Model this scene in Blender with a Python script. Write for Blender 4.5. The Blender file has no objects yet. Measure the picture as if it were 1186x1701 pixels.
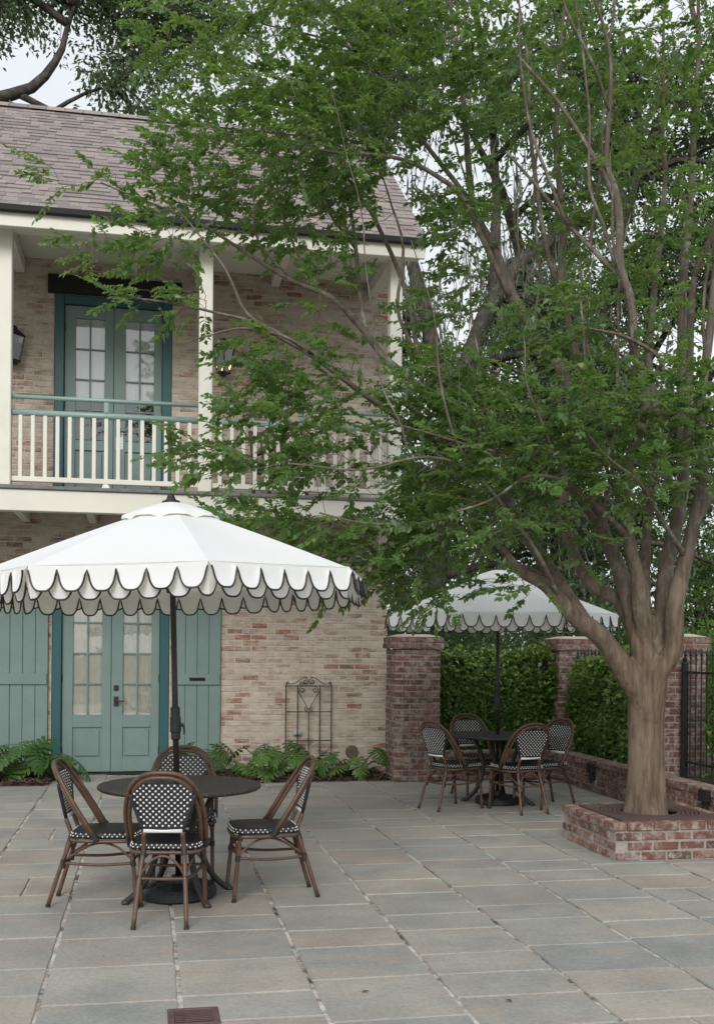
import bpy, bmesh, math, random
import numpy as np
from mathutils import Vector, Matrix, noise as mnoise

random.seed(7); rng = np.random.default_rng(7)
R = math.radians
scene = bpy.context.scene
COL = scene.collection

# ------------------------------------------------------------------ camera
cam_d = bpy.data.cameras.new('camera'); cam = bpy.data.objects.new('camera', cam_d); COL.objects.link(cam)
cam_d.sensor_fit = 'HORIZONTAL'; cam_d.sensor_width = 36.0
cam_d.lens = 36.0*1800/1186
cam_d.shift_y = (1080-850.5)/1186
cam_d.clip_start = 0.05; cam_d.clip_end = 2000
cam.matrix_world = (Matrix.Translation((0, 0, 1.62)) @ Matrix.Rotation(R(-11), 4, 'Z')
                    @ Matrix.Rotation(R(90), 4, 'X') @ Matrix.Rotation(R(0.5), 4, 'Z'))
scene.camera = cam

# ------------------------------------------------------------------ sky: bright thin overcast
SUN_EL, SUN_AZ = 33.0, 198.0       # azimuth measured clockwise from +Y
world = bpy.data.worlds.new('World'); scene.world = world; world.use_nodes = True
wt = world.node_tree; wt.nodes.clear()
wo = wt.nodes.new('ShaderNodeOutputWorld'); wb = wt.nodes.new('ShaderNodeBackground')
sky = wt.nodes.new('ShaderNodeTexSky'); sky.sky_type = 'NISHITA'; sky.sun_disc = False
sky.sun_elevation = R(SUN_EL); sky.sun_rotation = R(SUN_AZ)
sky.air_density = 1.0; sky.dust_density = 2.5; sky.ozone_density = 1.0
wtc = wt.nodes.new('ShaderNodeTexCoord'); wn = wt.nodes.new('ShaderNodeTexNoise')
wn.inputs['Scale'].default_value = 2.2; wn.inputs['Detail'].default_value = 6
wr = wt.nodes.new('ShaderNodeValToRGB')
wr.color_ramp.elements[0].position = 0.3; wr.color_ramp.elements[0].color = (0.72, 0.72, 0.72, 1)
wr.color_ramp.elements[1].position = 0.6; wr.color_ramp.elements[1].color = (0.97, 0.97, 0.97, 1)
wm = wt.nodes.new('ShaderNodeMix'); wm.data_type = 'RGBA'
wm.inputs[7].default_value = (7.6, 7.9, 8.2, 1)      # lit cloud deck, in the sky texture's own units
wt.links.new(wtc.outputs['Generated'], wn.inputs['Vector']); wt.links.new(wn.outputs['Fac'], wr.inputs['Fac'])
wt.links.new(wr.outputs['Color'], wm.inputs[0]); wt.links.new(sky.outputs['Color'], wm.inputs[6])
wt.links.new(wm.outputs[2], wb.inputs['Color']); wb.inputs['Strength'].default_value = 0.1
wt.links.new(wb.outputs['Background'], wo.inputs['Surface'])

sun_d = bpy.data.lights.new('sun', 'SUN'); sun = bpy.data.objects.new('sun', sun_d); COL.objects.link(sun)
sun_d.energy = 1.6; sun_d.angle = R(25); sun_d.color = (1.0, 0.975, 0.94)
az, el = R(SUN_AZ), R(SUN_EL)
sdir = Vector((math.sin(az)*math.cos(el), math.cos(az)*math.cos(el), math.sin(el)))
sun.rotation_euler = sdir.to_track_quat('Z', 'Y').to_euler(); sun.location = (0, 0, 30)

vs = scene.view_settings
vs.view_transform = 'Standard'; vs.look = 'None'; vs.exposure = 0.33; vs.gamma = 1.0; vs.use_curve_mapping = False
scene.render.engine = 'CYCLES'
scene.cycles.use_denoising = True
scene.cycles.max_bounces = 7; scene.cycles.diffuse_bounces = 3; scene.cycles.glossy_bounces = 3
scene.cycles.transmission_bounces = 5; scene.cycles.transparent_max_bounces = 8
scene.cycles.sample_clamp_indirect = 6.0

# ------------------------------------------------------------------ materials
MATS = {}
class NT:
    def __init__(s, name):
        s.m = bpy.data.materials.new(name); s.m.use_nodes = True; s.t = s.m.node_tree; s.t.nodes.clear()
        s.out = s.n('ShaderNodeOutputMaterial'); MATS[name] = s.m
    def n(s, typ, **kw):
        nd = s.t.nodes.new(typ)
        for k, v in kw.items(): setattr(nd, k, v)
        return nd
    def l(s, a, b): s.t.links.new(a, b)
    def val(s, nd, **kw):
        for k, v in kw.items(): nd.inputs[k].default_value = v
        return nd
    def pos(s, scale=(1, 1, 1)):
        g = s.n('ShaderNodeNewGeometry'); mp = s.n('ShaderNodeMapping'); s.l(g.outputs['Position'], mp.inputs['Vector'])
        mp.inputs['Scale'].default_value = scale; return mp.outputs['Vector']
    def noise(s, vec, scale, detail=4, rough=0.6):
        nd = s.n('ShaderNodeTexNoise'); s.l(vec, nd.inputs['Vector'])
        s.val(nd, Scale=scale, Detail=detail, Roughness=rough); return nd.outputs['Fac']
    def ramp(s, fac, stops, interp='LINEAR'):
        nd = s.n('ShaderNodeValToRGB'); s.l(fac, nd.inputs['Fac']); cr = nd.color_ramp; cr.interpolation = interp
        while len(cr.elements) < len(stops): cr.elements.new(0.5)
        for e, (p, c) in zip(cr.elements, stops):
            e.position = p; e.color = (tuple(c) + (1,)) if len(c) == 3 else c
        return nd.outputs['Color']
    def mix(s, fac, a, b, blend='MIX'):
        nd = s.n('ShaderNodeMix', data_type='RGBA', blend_type=blend)
        for i, v in ((0, fac), (6, a), (7, b)):
            if isinstance(v, bpy.types.NodeSocket): s.l(v, nd.inputs[i])
            elif i == 0: nd.inputs[0].default_value = v
            else: nd.inputs[i].default_value = tuple(v) + (1,)
        return nd.outputs[2]
    def math(s, op, a, b=0.0, c=None, clamp=False):
        nd = s.n('ShaderNodeMath', operation=op, use_clamp=clamp)
        for i, v in enumerate((a, b, c)):
            if v is None: continue
            if isinstance(v, bpy.types.NodeSocket): s.l(v, nd.inputs[i])
            else: nd.inputs[i].default_value = v
        return nd.outputs[0]
    def rnd(s):      # one random number per piece: face attribute of joined pieces, or the object's own
        a = s.n('ShaderNodeAttribute', attribute_name='rnd'); o = s.n('ShaderNodeObjectInfo')
        return s.math('FRACT', s.math('ADD', a.outputs['Fac'], o.outputs['Random']))
    def bump(s, h, strength=0.3, dist=0.01):
        nd = s.n('ShaderNodeBump'); s.l(h, nd.inputs['Height']); s.val(nd, Strength=strength, Distance=dist)
        return nd.outputs['Normal']
    def pbr(s, color, rough=0.6, normal=None, metal=0.0, spec=0.5):
        b = s.n('ShaderNodeBsdfPrincipled')
        if isinstance(color, bpy.types.NodeSocket): s.l(color, b.inputs['Base Color'])
        else: b.inputs['Base Color'].default_value = tuple(color) + (1,)
        if isinstance(rough, bpy.types.NodeSocket): s.l(rough, b.inputs['Roughness'])
        else: b.inputs['Roughness'].default_value = rough
        b.inputs['Metallic'].default_value = metal; b.inputs['Specular IOR Level'].default_value = spec
        if normal is not None: s.l(normal, b.inputs['Normal'])
        return b
    def end(s, sh): s.l(sh.outputs[0], s.out.inputs['Surface']); return s.m

def paint(name, c, rough=0.45, var=0.12, scale=6, bump=0.08, metal=0.0):
    t = NT(name); p = t.pos()
    f = t.noise(p, scale, 5); f2 = t.noise(p, scale*9, 3)
    lo = tuple(x*(1-var) for x in c); hi = tuple(min(1, x*(1+var)) for x in c)
    col = t.ramp(f, [(0.3, lo), (0.7, hi)])
    t.end(t.pbr(col, rough, t.bump(f2, bump, 0.004), metal))
    return t.m

paint('teal', (0.158, 0.226, 0.210), 0.45, 0.06)
paint('dark_teal', (0.020, 0.088, 0.10), 0.4, 0.1)
paint('rail_teal', (0.26, 0.37, 0.34), 0.4, 0.06)
paint('trim', (0.74, 0.72, 0.64), 0.5, 0.05, 2.5)
paint('black_iron', (0.014, 0.014, 0.016), 0.45, 0.3, 20, 0.2)
paint('gutter', (0.010, 0.0095, 0.0095), 0.75, 0.2, 10)
paint('lintel', (0.008, 0.007, 0.007), 0.75, 0.4, 8, 0.4)
paint('pole', (0.018, 0.013, 0.012), 0.4, 0.2, 15)
paint('resin_black', (0.012, 0.013, 0.016), 0.5, 0.3, 20, 0.2)
paint('bronze', (0.028, 0.026, 0.025), 0.5, 0.3, 25, 0.25)
paint('weave_black', (0.018, 0.019, 0.024), 0.5, 0.3, 60, 0.3)
paint('weave_white', (0.74, 0.74, 0.72), 0.45, 0.06, 30)
paint('strap', (0.02, 0.018, 0.018), 0.55, 0.2, 30)
paint('deck_edge', (0.17, 0.17, 0.165), 0.8, 0.25, 8, 0.3)
paint('grate_iron', (0.085, 0.05, 0.042), 0.7, 0.3, 30, 0.3)
paint('drain_iron', (0.10, 0.055, 0.052), 0.65, 0.2, 20, 0.2)
paint('dark_wood', (0.09, 0.05, 0.035), 0.6, 0.3, 18, 0.2)
paint('paper', (0.72, 0.74, 0.80), 0.7, 0.03)
paint('grey_box', (0.42, 0.43, 0.42), 0.5, 0.1)
paint('vent_brown', (0.12, 0.085, 0.06), 0.7, 0.3, 25, 0.3)
paint('shade_panel', (0.02, 0.02, 0.022), 0.9, 0.2)  # near black that stands in for shade behind the door glass and under the drain slats
paint('soil', (0.05, 0.032, 0.022), 0.95, 0.4, 30, 0.6)
paint('mulch', (0.085, 0.05, 0.034), 0.95, 0.5, 40, 0.3)
paint('pale_gravel', (0.36, 0.32, 0.27), 0.95, 0.3, 5, 0.5)

def bamboo():
    t = NT('bamboo'); p = t.pos((14, 14, 2.5))
    f = t.noise(p, 4, 4); col = t.ramp(f, [(0.25, (0.06, 0.032, 0.021)), (0.55, (0.105, 0.056, 0.035)), (0.8, (0.14, 0.08, 0.052))])
    t.end(t.pbr(col, 0.42, t.bump(f, 0.1, 0.003)))
bamboo()

def table_top():
    t = NT('table_top'); p = t.pos()
    def wave(d):
        w = t.n('ShaderNodeTexWave', bands_direction=d); t.l(p, w.inputs['Vector']); t.val(w, Scale=14.0); return w.outputs['Fac']
    f = t.math('MULTIPLY', wave('X'), wave('Y')); n = t.noise(p, 30, 3)
    col = t.ramp(f, [(0.2, (0.02, 0.019, 0.019)), (0.6, (0.05, 0.046, 0.044))])
    t.end(t.pbr(col, 0.5, t.bump(t.math('ADD', f, t.math('MULTIPLY', n, 0.2)), 0.5, 0.004)))
table_top()

def fabric():
    t = NT('fabric'); p = t.pos(); g = t.noise(p, 2.2, 4); fine = t.noise(p, 220, 2)
    col = t.ramp(g, [(0.3, (0.87, 0.885, 0.895)), (0.7, (0.89, 0.905, 0.915))])
    b = t.pbr(col, 0.85, t.bump(t.math('ADD', t.math('MULTIPLY', t.noise(p, 7, 3), 1.0), t.math('MULTIPLY', fine, 0.05)), 0.25, 0.02), spec=0.2)
    tr = t.n('ShaderNodeBsdfTranslucent'); tr.inputs['Color'].default_value = (0.90, 0.84, 0.66, 1)
    m = t.n('ShaderNodeMixShader'); m.inputs[0].default_value = 0.25
    t.l(b.outputs[0], m.inputs[1]); t.l(tr.outputs[0], m.inputs[2]); t.l(m.outputs[0], t.out.inputs['Surface'])
fabric()

def curtain():
    t = NT('curtain'); p = t.pos((1, 1, 0.4)); f = t.noise(p, 14, 3)
    t.end(t.pbr(t.ramp(f, [(0.3, (0.74, 0.69, 0.59)), (0.7, (0.86, 0.82, 0.73))]), 0.9, t.bump(f, 0.4, 0.02)))
    t = NT('white_curtain'); p = t.pos((1, 1, 0.3)); f = t.noise(p, 10, 3)
    t.end(t.pbr(t.ramp(f, [(0.3, (0.80, 0.81, 0.82)), (0.7, (0.88, 0.89, 0.90))]), 0.9))
curtain()

def glass():
    t = NT('glass'); fr = t.n('ShaderNodeFresnel'); fr.inputs['IOR'].default_value = 1.5
    p = t.pos(); nm = t.bump(t.noise(p, 3, 2), 0.05, 0.02)
    g = t.n('ShaderNodeBsdfGlossy'); g.inputs['Roughness'].default_value = 0.02; t.l(nm, g.inputs['Normal'])
    tr = t.n('ShaderNodeBsdfTransparent'); tr.inputs['Color'].default_value = (0.93, 0.95, 0.95, 1)
    m = t.n('ShaderNodeMixShader'); t.l(t.math('MULTIPLY', fr.outputs[0], 3.0, clamp=True), m.inputs[0])
    t.l(tr.outputs[0], m.inputs[1]); t.l(g.outputs[0], m.inputs[2]); t.l(m.outputs[0], t.out.inputs['Surface'])
glass()

def bricks():
    # old soft red brick, lime bloom on some faces
    t = NT('red_brick'); p = t.pos(); r = t.rnd()
    base = t.ramp(r, [(0.0, (0.22, 0.125, 0.105)), (0.25, (0.25, 0.14, 0.115)), (0.42, (0.16, 0.10, 0.092)), (0.58, (0.30, 0.165, 0.125)),
                      (0.75, (0.24, 0.145, 0.122)), (0.88, (0.33, 0.235, 0.19)), (1.0, (0.19, 0.10, 0.082))])
    sp = t.noise(p, 35, 5); col = t.mix(0.55, base, t.ramp(sp, [(0.3, (0.10, 0.055, 0.04)), (0.7, (0.30, 0.15, 0.11))]), 'OVERLAY')
    bl = t.noise(p, 11, 6, 0.75)
    col = t.mix(t.ramp(bl, [(0.47, (0, 0, 0)), (0.64, (0.75, 0.75, 0.75))]), col, (0.40, 0.36, 0.325))
    dk = t.noise(p, 5, 5, 0.7)
    col = t.mix(t.ramp(dk, [(0.58, (0, 0, 0)), (0.72, (0.6, 0.6, 0.6))]), col, (0.045, 0.045, 0.035))
    t.end(t.pbr(col, 0.9, t.bump(t.math('ADD', sp, bl), 0.5, 0.006), spec=0.25))
    t = NT('red_mortar'); p = t.pos(); f = t.noise(p, 22, 5)
    t.end(t.pbr(t.ramp(f, [(0.3, (0.23, 0.205, 0.182)), (0.7, (0.37, 0.338, 0.305))]), 0.95, t.bump(f, 0.6, 0.01)))
    # house brick: soft pink brick smeared with cream lime mortar
    t = NT('smeared_brick'); p = t.pos(); r = t.rnd()
    base = t.ramp(r, [(0.0, (0.40, 0.315, 0.265)), (0.25, (0.33, 0.245, 0.205)), (0.42, (0.27, 0.20, 0.175)), (0.58, (0.36, 0.27, 0.225)),
                      (0.72, (0.29, 0.185, 0.15)), (0.84, (0.19, 0.14, 0.125)), (0.94, (0.26, 0.135, 0.10)), (1.0, (0.31, 0.13, 0.085))])
    sp = t.noise(t.pos((1, 1, 2.2)), 30, 6, .7)
    col = t.mix(0.6, base, t.ramp(sp, [(0.3, (0.22, 0.2, 0.19)), (0.7, (0.72, 0.66, 0.6))]), 'OVERLAY')
    sm = t.noise(t.pos((0.9, 0.9, 3.2)), 7.0, 9, 0.76); s2 = t.noise(t.pos(), 1.0, 4)
    thr = t.math('ADD', t.math('ADD', sm, t.math('MULTIPLY', t.math('SUBTRACT', 0.62, r), 0.20)), t.math('MULTIPLY', t.math('SUBTRACT', s2, 0.5), 0.40))
    mask = t.ramp(thr, [(0.36, (0.04, 0.04, 0.04)), (0.48, (0.62, 0.62, 0.62)), (0.60, (0.95, 0.95, 0.95))])
    cream = t.ramp(t.noise(p, 7, 6), [(0.3, (0.44, 0.375, 0.31)), (0.7, (0.58, 0.51, 0.435))])
    col = t.mix(mask, col, cream)
    t.end(t.pbr(col, 0.92, t.bump(t.math('ADD', sp, t.math('MULTIPLY', sm, 1.5)), 0.5, 0.008), spec=0.2))
    t = NT('wall_mortar'); p = t.pos(); f = t.noise(p, 14, 6)
    t.end(t.pbr(t.ramp(f, [(0.3, (0.43, 0.37, 0.305)), (0.7, (0.57, 0.505, 0.43))]), 0.95, t.bump(f, 0.6, 0.012), spec=0.2))
bricks()

def stone():
    t = NT('bluestone'); p = t.pos(); r = t.rnd()
    base = t.ramp(r, [(0.0, (0.285, 0.285, 0.27)), (0.2, (0.315, 0.31, 0.285)), (0.38, (0.34, 0.32, 0.285)), (0.52, (0.285, 0.29, 0.272)),
                      (0.66, (0.315, 0.305, 0.28)), (0.78, (0.255, 0.262, 0.255)), (0.90, (0.32, 0.285, 0.25)), (1.0, (0.295, 0.295, 0.28))])
    g = t.noise(p, 1.7, 6, 0.65); col = t.mix(0.65, base, t.ramp(g, [(0.3, (0.33, 0.345, 0.36)), (0.7, (0.64, 0.62, 0.57))]), 'OVERLAY')
    rust = t.noise(t.pos((1, 1.6, 1)), 2.3, 5, 0.7)
    col = t.mix(t.ramp(rust, [(0.50, (0, 0, 0)), (0.68, (0.7, 0.7, 0.7))]), col, (0.35, 0.285, 0.23))
    st = t.noise(t.pos((1, 2.2, 1)), 6, 7, 0.75)
    col = t.mix(t.ramp(st, [(0.60, (0, 0, 0)), (0.70, (0.4, 0.4, 0.4))]), col, (0.15, 0.145, 0.13))
    fine = t.noise(p, 42, 5, .7)
    col = t.mix(0.6, col, t.ramp(fine, [(0.25, (0.33, 0.33, 0.33)), (0.75, (0.66, 0.66, 0.66))]), 'OVERLAY')
    rg = t.ramp(g, [(0.3, (0.55,)*3), (0.7, (0.8,)*3)])
    cleft = t.noise(t.pos((1, 2.5, 1)), 9, 6, 0.6)
    t.end(t.pbr(col, rg, t.bump(t.math('ADD', cleft, t.math('MULTIPLY', fine, 0.25)), 0.35, 0.01), spec=0.4))
    t = NT('joint_sand'); p = t.pos(); f = t.noise(p, 3.2, 6, 0.8); q = t.noise(p, 60, 3)
    col = t.ramp(f, [(0.40, (0.07, 0.064, 0.055)), (0.48, (0.30, 0.275, 0.24)), (0.58, (0.56, 0.535, 0.48))])
    t.end(t.pbr(col, 0.95, t.bump(q, 0.5, 0.01)))
stone()

def shingle():
    t = NT('shingle'); r = t.rnd(); p = t.pos(); f = t.noise(p, 90, 3); g = t.noise(p, 1.5, 4)
    base = t.ramp(r, [(0, (0.255, 0.225, 0.22)), (0.25, (0.30, 0.26, 0.25)), (0.45, (0.215, 0.19, 0.19)), (0.6, (0.28, 0.25, 0.245)), (0.8, (0.33, 0.275, 0.245)), (1, (0.24, 0.21, 0.21))])
    col = t.mix(0.5, base, t.ramp(f, [(0.3, (0.3,)*3), (0.7, (0.7,)*3)]), 'OVERLAY')
    col = t.mix(0.3, col, t.ramp(g, [(0.3, (0.35,)*3), (0.7, (0.62,)*3)]), 'OVERLAY')
    t.end(t.pbr(col, 0.95, t.bump(f, 0.4, 0.005), spec=0.2))
shingle()

def bark(name, stops, vscale, lichen=None, bumpd=0.01):
    t = NT(name); f = t.noise(t.pos(vscale), 3, 6, 0.65); g = t.noise(t.pos(), 5, 5, 0.7)
    col = t.ramp(f, stops)
    if lichen:
        col = t.mix(t.ramp(g, [(0.52, (0, 0, 0)), (0.66, (0.75,)*3)]), col, lichen)
    t.end(t.pbr(col, 0.85, t.bump(t.math('ADD', f, t.math('MULTIPLY', g, 0.5)), 0.5, bumpd), spec=0.2))
def myrtle_bark():
    t = NT('myrtle_bark'); f = t.noise(t.pos((9, 9, 1.0)), 3, 6, 0.65); g = t.noise(t.pos(), 5, 5, 0.7)
    old = t.ramp(f, [(0.28, (0.075, 0.05, 0.036)), (0.48, (0.135, 0.098, 0.07)), (0.72, (0.225, 0.175, 0.13))])
    young = t.ramp(f, [(0.25, (0.07, 0.058, 0.047)), (0.5, (0.125, 0.106, 0.088)), (0.75, (0.20, 0.178, 0.15))])
    young = t.mix(t.ramp(g, [(0.54, (0, 0, 0)), (0.66, (0.6,)*3)]), young, (0.30, 0.30, 0.265))
    se = t.n('ShaderNodeSeparateXYZ'); ge = t.n('ShaderNodeNewGeometry'); t.l(ge.outputs['Position'], se.inputs[0])
    age = t.math('ADD', t.math('MULTIPLY', t.math('SUBTRACT', se.outputs['Z'], 1.6), 0.8), t.math('MULTIPLY', t.math('SUBTRACT', g, 0.5), 1.2), clamp=True)
    patch = t.noise(t.pos((1, 1, .5)), 4, 5, .6)
    col = t.mix(t.ramp(patch, [(0.54, (0, 0, 0)), (0.60, (0.5,)*3)]), t.mix(age, old, young), (0.235, 0.185, 0.135))
    t.end(t.pbr(col, 0.85, t.bump(t.math('ADD', f, t.math('MULTIPLY', g, 0.5)), 0.5, 0.01), spec=0.2))
myrtle_bark()
bark('branch_bark', [(0.25, (0.075, 0.058, 0.045)), (0.5, (0.135, 0.108, 0.085)), (0.75, (0.22, 0.19, 0.155))], (9, 9, 2.5), (0.30, 0.30, 0.27))
bark('oak_bark', [(0.25, (0.028, 0.023, 0.019)), (0.5, (0.065, 0.055, 0.047)), (0.75, (0.12, 0.106, 0.093))], (6, 6, 1.2), (0.12, 0.12, 0.105), 0.03)

def leaf(name, stops, trans=0.35, tcol=(0.16, 0.30, 0.03), rough=0.45):
    t = NT(name); a = t.n('ShaderNodeAttribute', attribute_name='rnd')
    col = t.ramp(a.outputs['Fac'], stops)
    b = t.pbr(col, rough, spec=0.5)
    tr = t.n('ShaderNodeBsdfTranslucent'); tr.inputs['Color'].default_value = tcol + (1,)
    m = t.n('ShaderNodeMixShader'); m.inputs[0].default_value = trans
    t.l(b.outputs[0], m.inputs[1]); t.l(tr.outputs[0], m.inputs[2]); t.l(m.outputs[0], t.out.inputs['Surface'])
leaf('myrtle_leaf', [(0, (0.052, 0.105, 0.036)), (0.5, (0.092, 0.165, 0.052)), (0.9, (0.14, 0.225, 0.070)), (1, (0.26, 0.28, 0.06))], 0.40, (0.28, 0.46, 0.08), 0.36)
leaf('oak_leaf', [(0, (0.06, 0.10, 0.055)), (0.5, (0.095, 0.15, 0.08)), (1, (0.14, 0.20, 0.105))], 0.36, (0.22, 0.32, 0.14))
leaf('bright_leaf', [(0, (0.06, 0.13, 0.025)), (0.5, (0.10, 0.20, 0.035)), (1, (0.16, 0.27, 0.05))], 0.4, (0.24, 0.40, 0.05))
leaf('wood_leaf', [(0, (0.032, 0.068, 0.024)), (0.5, (0.062, 0.115, 0.038)), (1, (0.11, 0.165, 0.052))], 0.3, (0.15, 0.26, 0.06))
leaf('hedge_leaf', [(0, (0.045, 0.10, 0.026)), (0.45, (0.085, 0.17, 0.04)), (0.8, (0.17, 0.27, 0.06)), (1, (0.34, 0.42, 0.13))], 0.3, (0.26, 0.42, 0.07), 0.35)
leaf('moss', [(0, (0.12, 0.125, 0.10)), (1, (0.22, 0.22, 0.18))], 0.2, (0.15, 0.15, 0.11), 0.9)
def lobed():
    t = NT('philodendron_leaf'); r = t.rnd(); p = t.pos(); f = t.noise(p, 9, 3)
    col = t.ramp(t.math('ADD', t.math('MULTIPLY', r, 0.7), t.math('MULTIPLY', f, 0.3)), [(0.1, (0.035, 0.085, 0.022)), (0.5, (0.06, 0.14, 0.03)), (0.9, (0.12, 0.22, 0.04))])
    b = t.pbr(col, 0.35, spec=0.5)
    tr = t.n('ShaderNodeBsdfTranslucent'); tr.inputs['Color'].default_value = (0.16, 0.30, 0.04, 1)
    m = t.n('ShaderNodeMixShader'); m.inputs[0].default_value = 0.25
    t.l(b.outputs[0], m.inputs[1]); t.l(tr.outputs[0], m.inputs[2]); t.l(m.outputs[0], t.out.inputs['Surface'])
lobed()
paint('stalk', (0.09, 0.13, 0.05), 0.6, 0.3, 20)

def ground_m():
    t = NT('far_ground'); p = t.pos(); f = t.noise(p, 0.5, 6, 0.7); g = t.noise(p, 12, 4)
    col = t.mix(t.ramp(f, [(0.4, (0, 0, 0)), (0.6, (1, 1, 1))]), (0.06, 0.085, 0.03), (0.14, 0.12, 0.085))
    t.end(t.pbr(col, 0.95, t.bump(g, 0.6, 0.03)))
ground_m()

def flame_m():
    t = NT('lamp_flame'); e = t.n('ShaderNodeEmission'); e.inputs['Color'].default_value = (1, 0.66, 0.25, 1); e.inputs['Strength'].default_value = 6
    t.l(e.outputs[0], t.out.inputs['Surface'])
flame_m()

# ------------------------------------------------------------------ mesh helpers
class MB:
    def __init__(s): s.v = []; s.f = []; s.r = []
    def add(s, vs_, fs, r=0.0):
        o = len(s.v); s.v.extend([tuple(v) for v in vs_]); s.f.extend([tuple(i+o for i in f) for f in fs]); s.r.extend([r]*len(fs)); return s
    def box(s, x0, x1, y0, y1, z0, z1, r=0.0):
        v = [(x, y, z) for z in (z0, z1) for y in (y0, y1) for x in (x0, x1)]
        return s.add(v, [(0, 2, 3, 1), (4, 5, 7, 6), (0, 1, 5, 4), (2, 6, 7, 3), (0, 4, 6, 2), (1, 3, 7, 5)], r)
    def cbox(s, x0, x1, y0, y1, z0, z1, c=0.006, r=0.0):     # chamfered box
        cx, cy, cz = (x0+x1)/2, (y0+y1)/2, (z0+z1)/2; hx, hy, hz = (x1-x0)/2, (y1-y0)/2, (z1-z0)/2
        c = min(c, hx*.6, hy*.6, hz*.6)
        V, idx = [], {}
        for sx in (-1, 1):
            for sy in (-1, 1):
                for sz in (-1, 1):
                    for ax in range(3):
                        p = [sx*hx, sy*hy, sz*hz]
                        for k, sg in enumerate((sx, sy, sz)):
                            if k != ax: p[k] -= sg*c
                        idx[(sx, sy, sz, ax)] = len(V); V.append((cx+p[0], cy+p[1], cz+p[2]))
        Fc = []
        for ax in range(3):
            o = [k for k in range(3) if k != ax]
            for sg in (-1, 1):
                q = []
                for a, b in ((-1, -1), (1, -1), (1, 1), (-1, 1)):
                    t = [0, 0, 0]; t[ax] = sg; t[o[0]] = a; t[o[1]] = b; q.append(idx[(*t, ax)])
                flip = (sg > 0) == (ax == 1)
                Fc.append(tuple(reversed(q)) if flip else tuple(q))
        for ax in range(3):        # edges along axis ax
            o = [k for k in range(3) if k != ax]
            for a in (-1, 1):
                for b in (-1, 1):
                    q = []
                    for e, fa in ((-1, o[0]), (1, o[0]), (1, o[1]), (-1, o[1])):
                        t = [0, 0, 0]; t[ax] = e; t[o[0]] = a; t[o[1]] = b; q.append(idx[(*t, fa)])
                    Fc.append(tuple(q))
        for sx in (-1, 1):
            for sy in (-1, 1):
                for sz in (-1, 1):
                    Fc.append((idx[(sx, sy, sz, 0)], idx[(sx, sy, sz, 1)], idx[(sx, sy, sz, 2)]))
        return s.add(V, Fc, r)
    def tube(s, pts, rad, n=8, caps=True, closed=False, r=0.0):
        P = [Vector(p) for p in pts]; m = len(P)
        rr = rad if isinstance(rad, (list, tuple)) else [rad]*m
        V = []; up = None
        for i in range(m):
            if closed: t = P[(i+1) % m]-P[i-1]
            else: t = P[min(i+1, m-1)]-P[max(i-1, 0)]
            if t.length < 1e-9: t = Vector((0, 0, 1))
            t.normalize()
            if up is None:
                up = t.orthogonal().normalized()
            else:
                up = (up-t*up.dot(t))
                up = up.normalized() if up.length > 1e-6 else t.orthogonal().normalized()
            b = t.cross(up)
            for k in range(n):
                a = 2*math.pi*k/n; V.append(P[i]+(up*math.cos(a)+b*math.sin(a))*rr[i])
        Fc = []
        for i in range(m if closed else m-1):
            j = (i+1) % m
            for k in range(n): Fc.append((i*n+k, i*n+(k+1) % n, j*n+(k+1) % n, j*n+k))
        if caps and not closed:
            Fc.append(tuple(reversed(range(n)))); Fc.append(tuple((m-1)*n+k for k in range(n)))
        return s.add(V, Fc, r)
    def lathe(s, prof, n=24, c=(0, 0, 0), r=0.0):
        V = [(c[0]+rd*math.cos(2*math.pi*k/n), c[1]+rd*math.sin(2*math.pi*k/n), c[2]+z) for rd, z in prof for k in range(n)]
        Fc = [(i*n+k, i*n+(k+1) % n, (i+1)*n+(k+1) % n, (i+1)*n+k) for i in range(len(prof)-1) for k in range(n)]
        if prof[0][0] > 1e-5: Fc.append(tuple(reversed(range(n))))
        if prof[-1][0] > 1e-5: Fc.append(tuple((len(prof)-1)*n+k for k in range(n)))
        return s.add(V, Fc, r)
    def mesh(s, name, center=None, smooth=False):
        m = bpy.data.meshes.new(name); c = center or (0, 0, 0)
        m.from_pydata([(v[0]-c[0], v[1]-c[1], v[2]-c[2]) for v in s.v], [], s.f)
        if any(s.r):
            a = m.attributes.new('rnd', 'FLOAT', 'FACE'); a.data.foreach_set('value', s.r)
        if smooth: m.polygons.foreach_set('use_smooth', [True]*len(m.polygons))
        m.update(); return m
    def bbc(s):
        a = np.array(s.v); return tuple(((a.min(0)+a.max(0))/2).tolist())

WL = {}
def wl(o): return WL.get(o.name, Vector((0, 0, 0)))
def link(o, parent, world_pos):
    COL.objects.link(o); o.parent = parent; WL[o.name] = Vector(world_pos)
    o.location = Vector(world_pos) - (wl(parent) if parent else Vector((0, 0, 0)))
    return o
def obj(name, mb, mat, parent=None, smooth=False, label=None, kind=None, base=False):
    c = mb.bbc()
    if base: c = (c[0], c[1], min(v[2] for v in mb.v))
    m = mb.mesh(name, c, smooth); m.materials.append(MATS[mat] if isinstance(mat, str) else mat)
    o = bpy.data.objects.new(name, m); link(o, parent, c)
    if label: o['label'] = label
    if kind: o['kind'] = kind
    return o
def inst(name, mesh, loc, parent=None, scale=(1, 1, 1), rot=None, kind=None):
    o = bpy.data.objects.new(name, mesh); link(o, parent, loc); o.scale = scale
    if rot is not None: o.rotation_euler = rot
    if kind: o['kind'] = kind
    return o
def tag(o, label, cat, group=None):
    o['label'] = label; o['category'] = cat
    if group: o['group'] = group
    return o
def thing(name, label, cat, loc=(0, 0, 0), group=None):
    o = bpy.data.objects.new(name, None); o.empty_display_size = 0.2; link(o, None, loc)
    return tag(o, label, cat, group)
def struct(o): o['kind'] = 'structure'; return o
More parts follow.
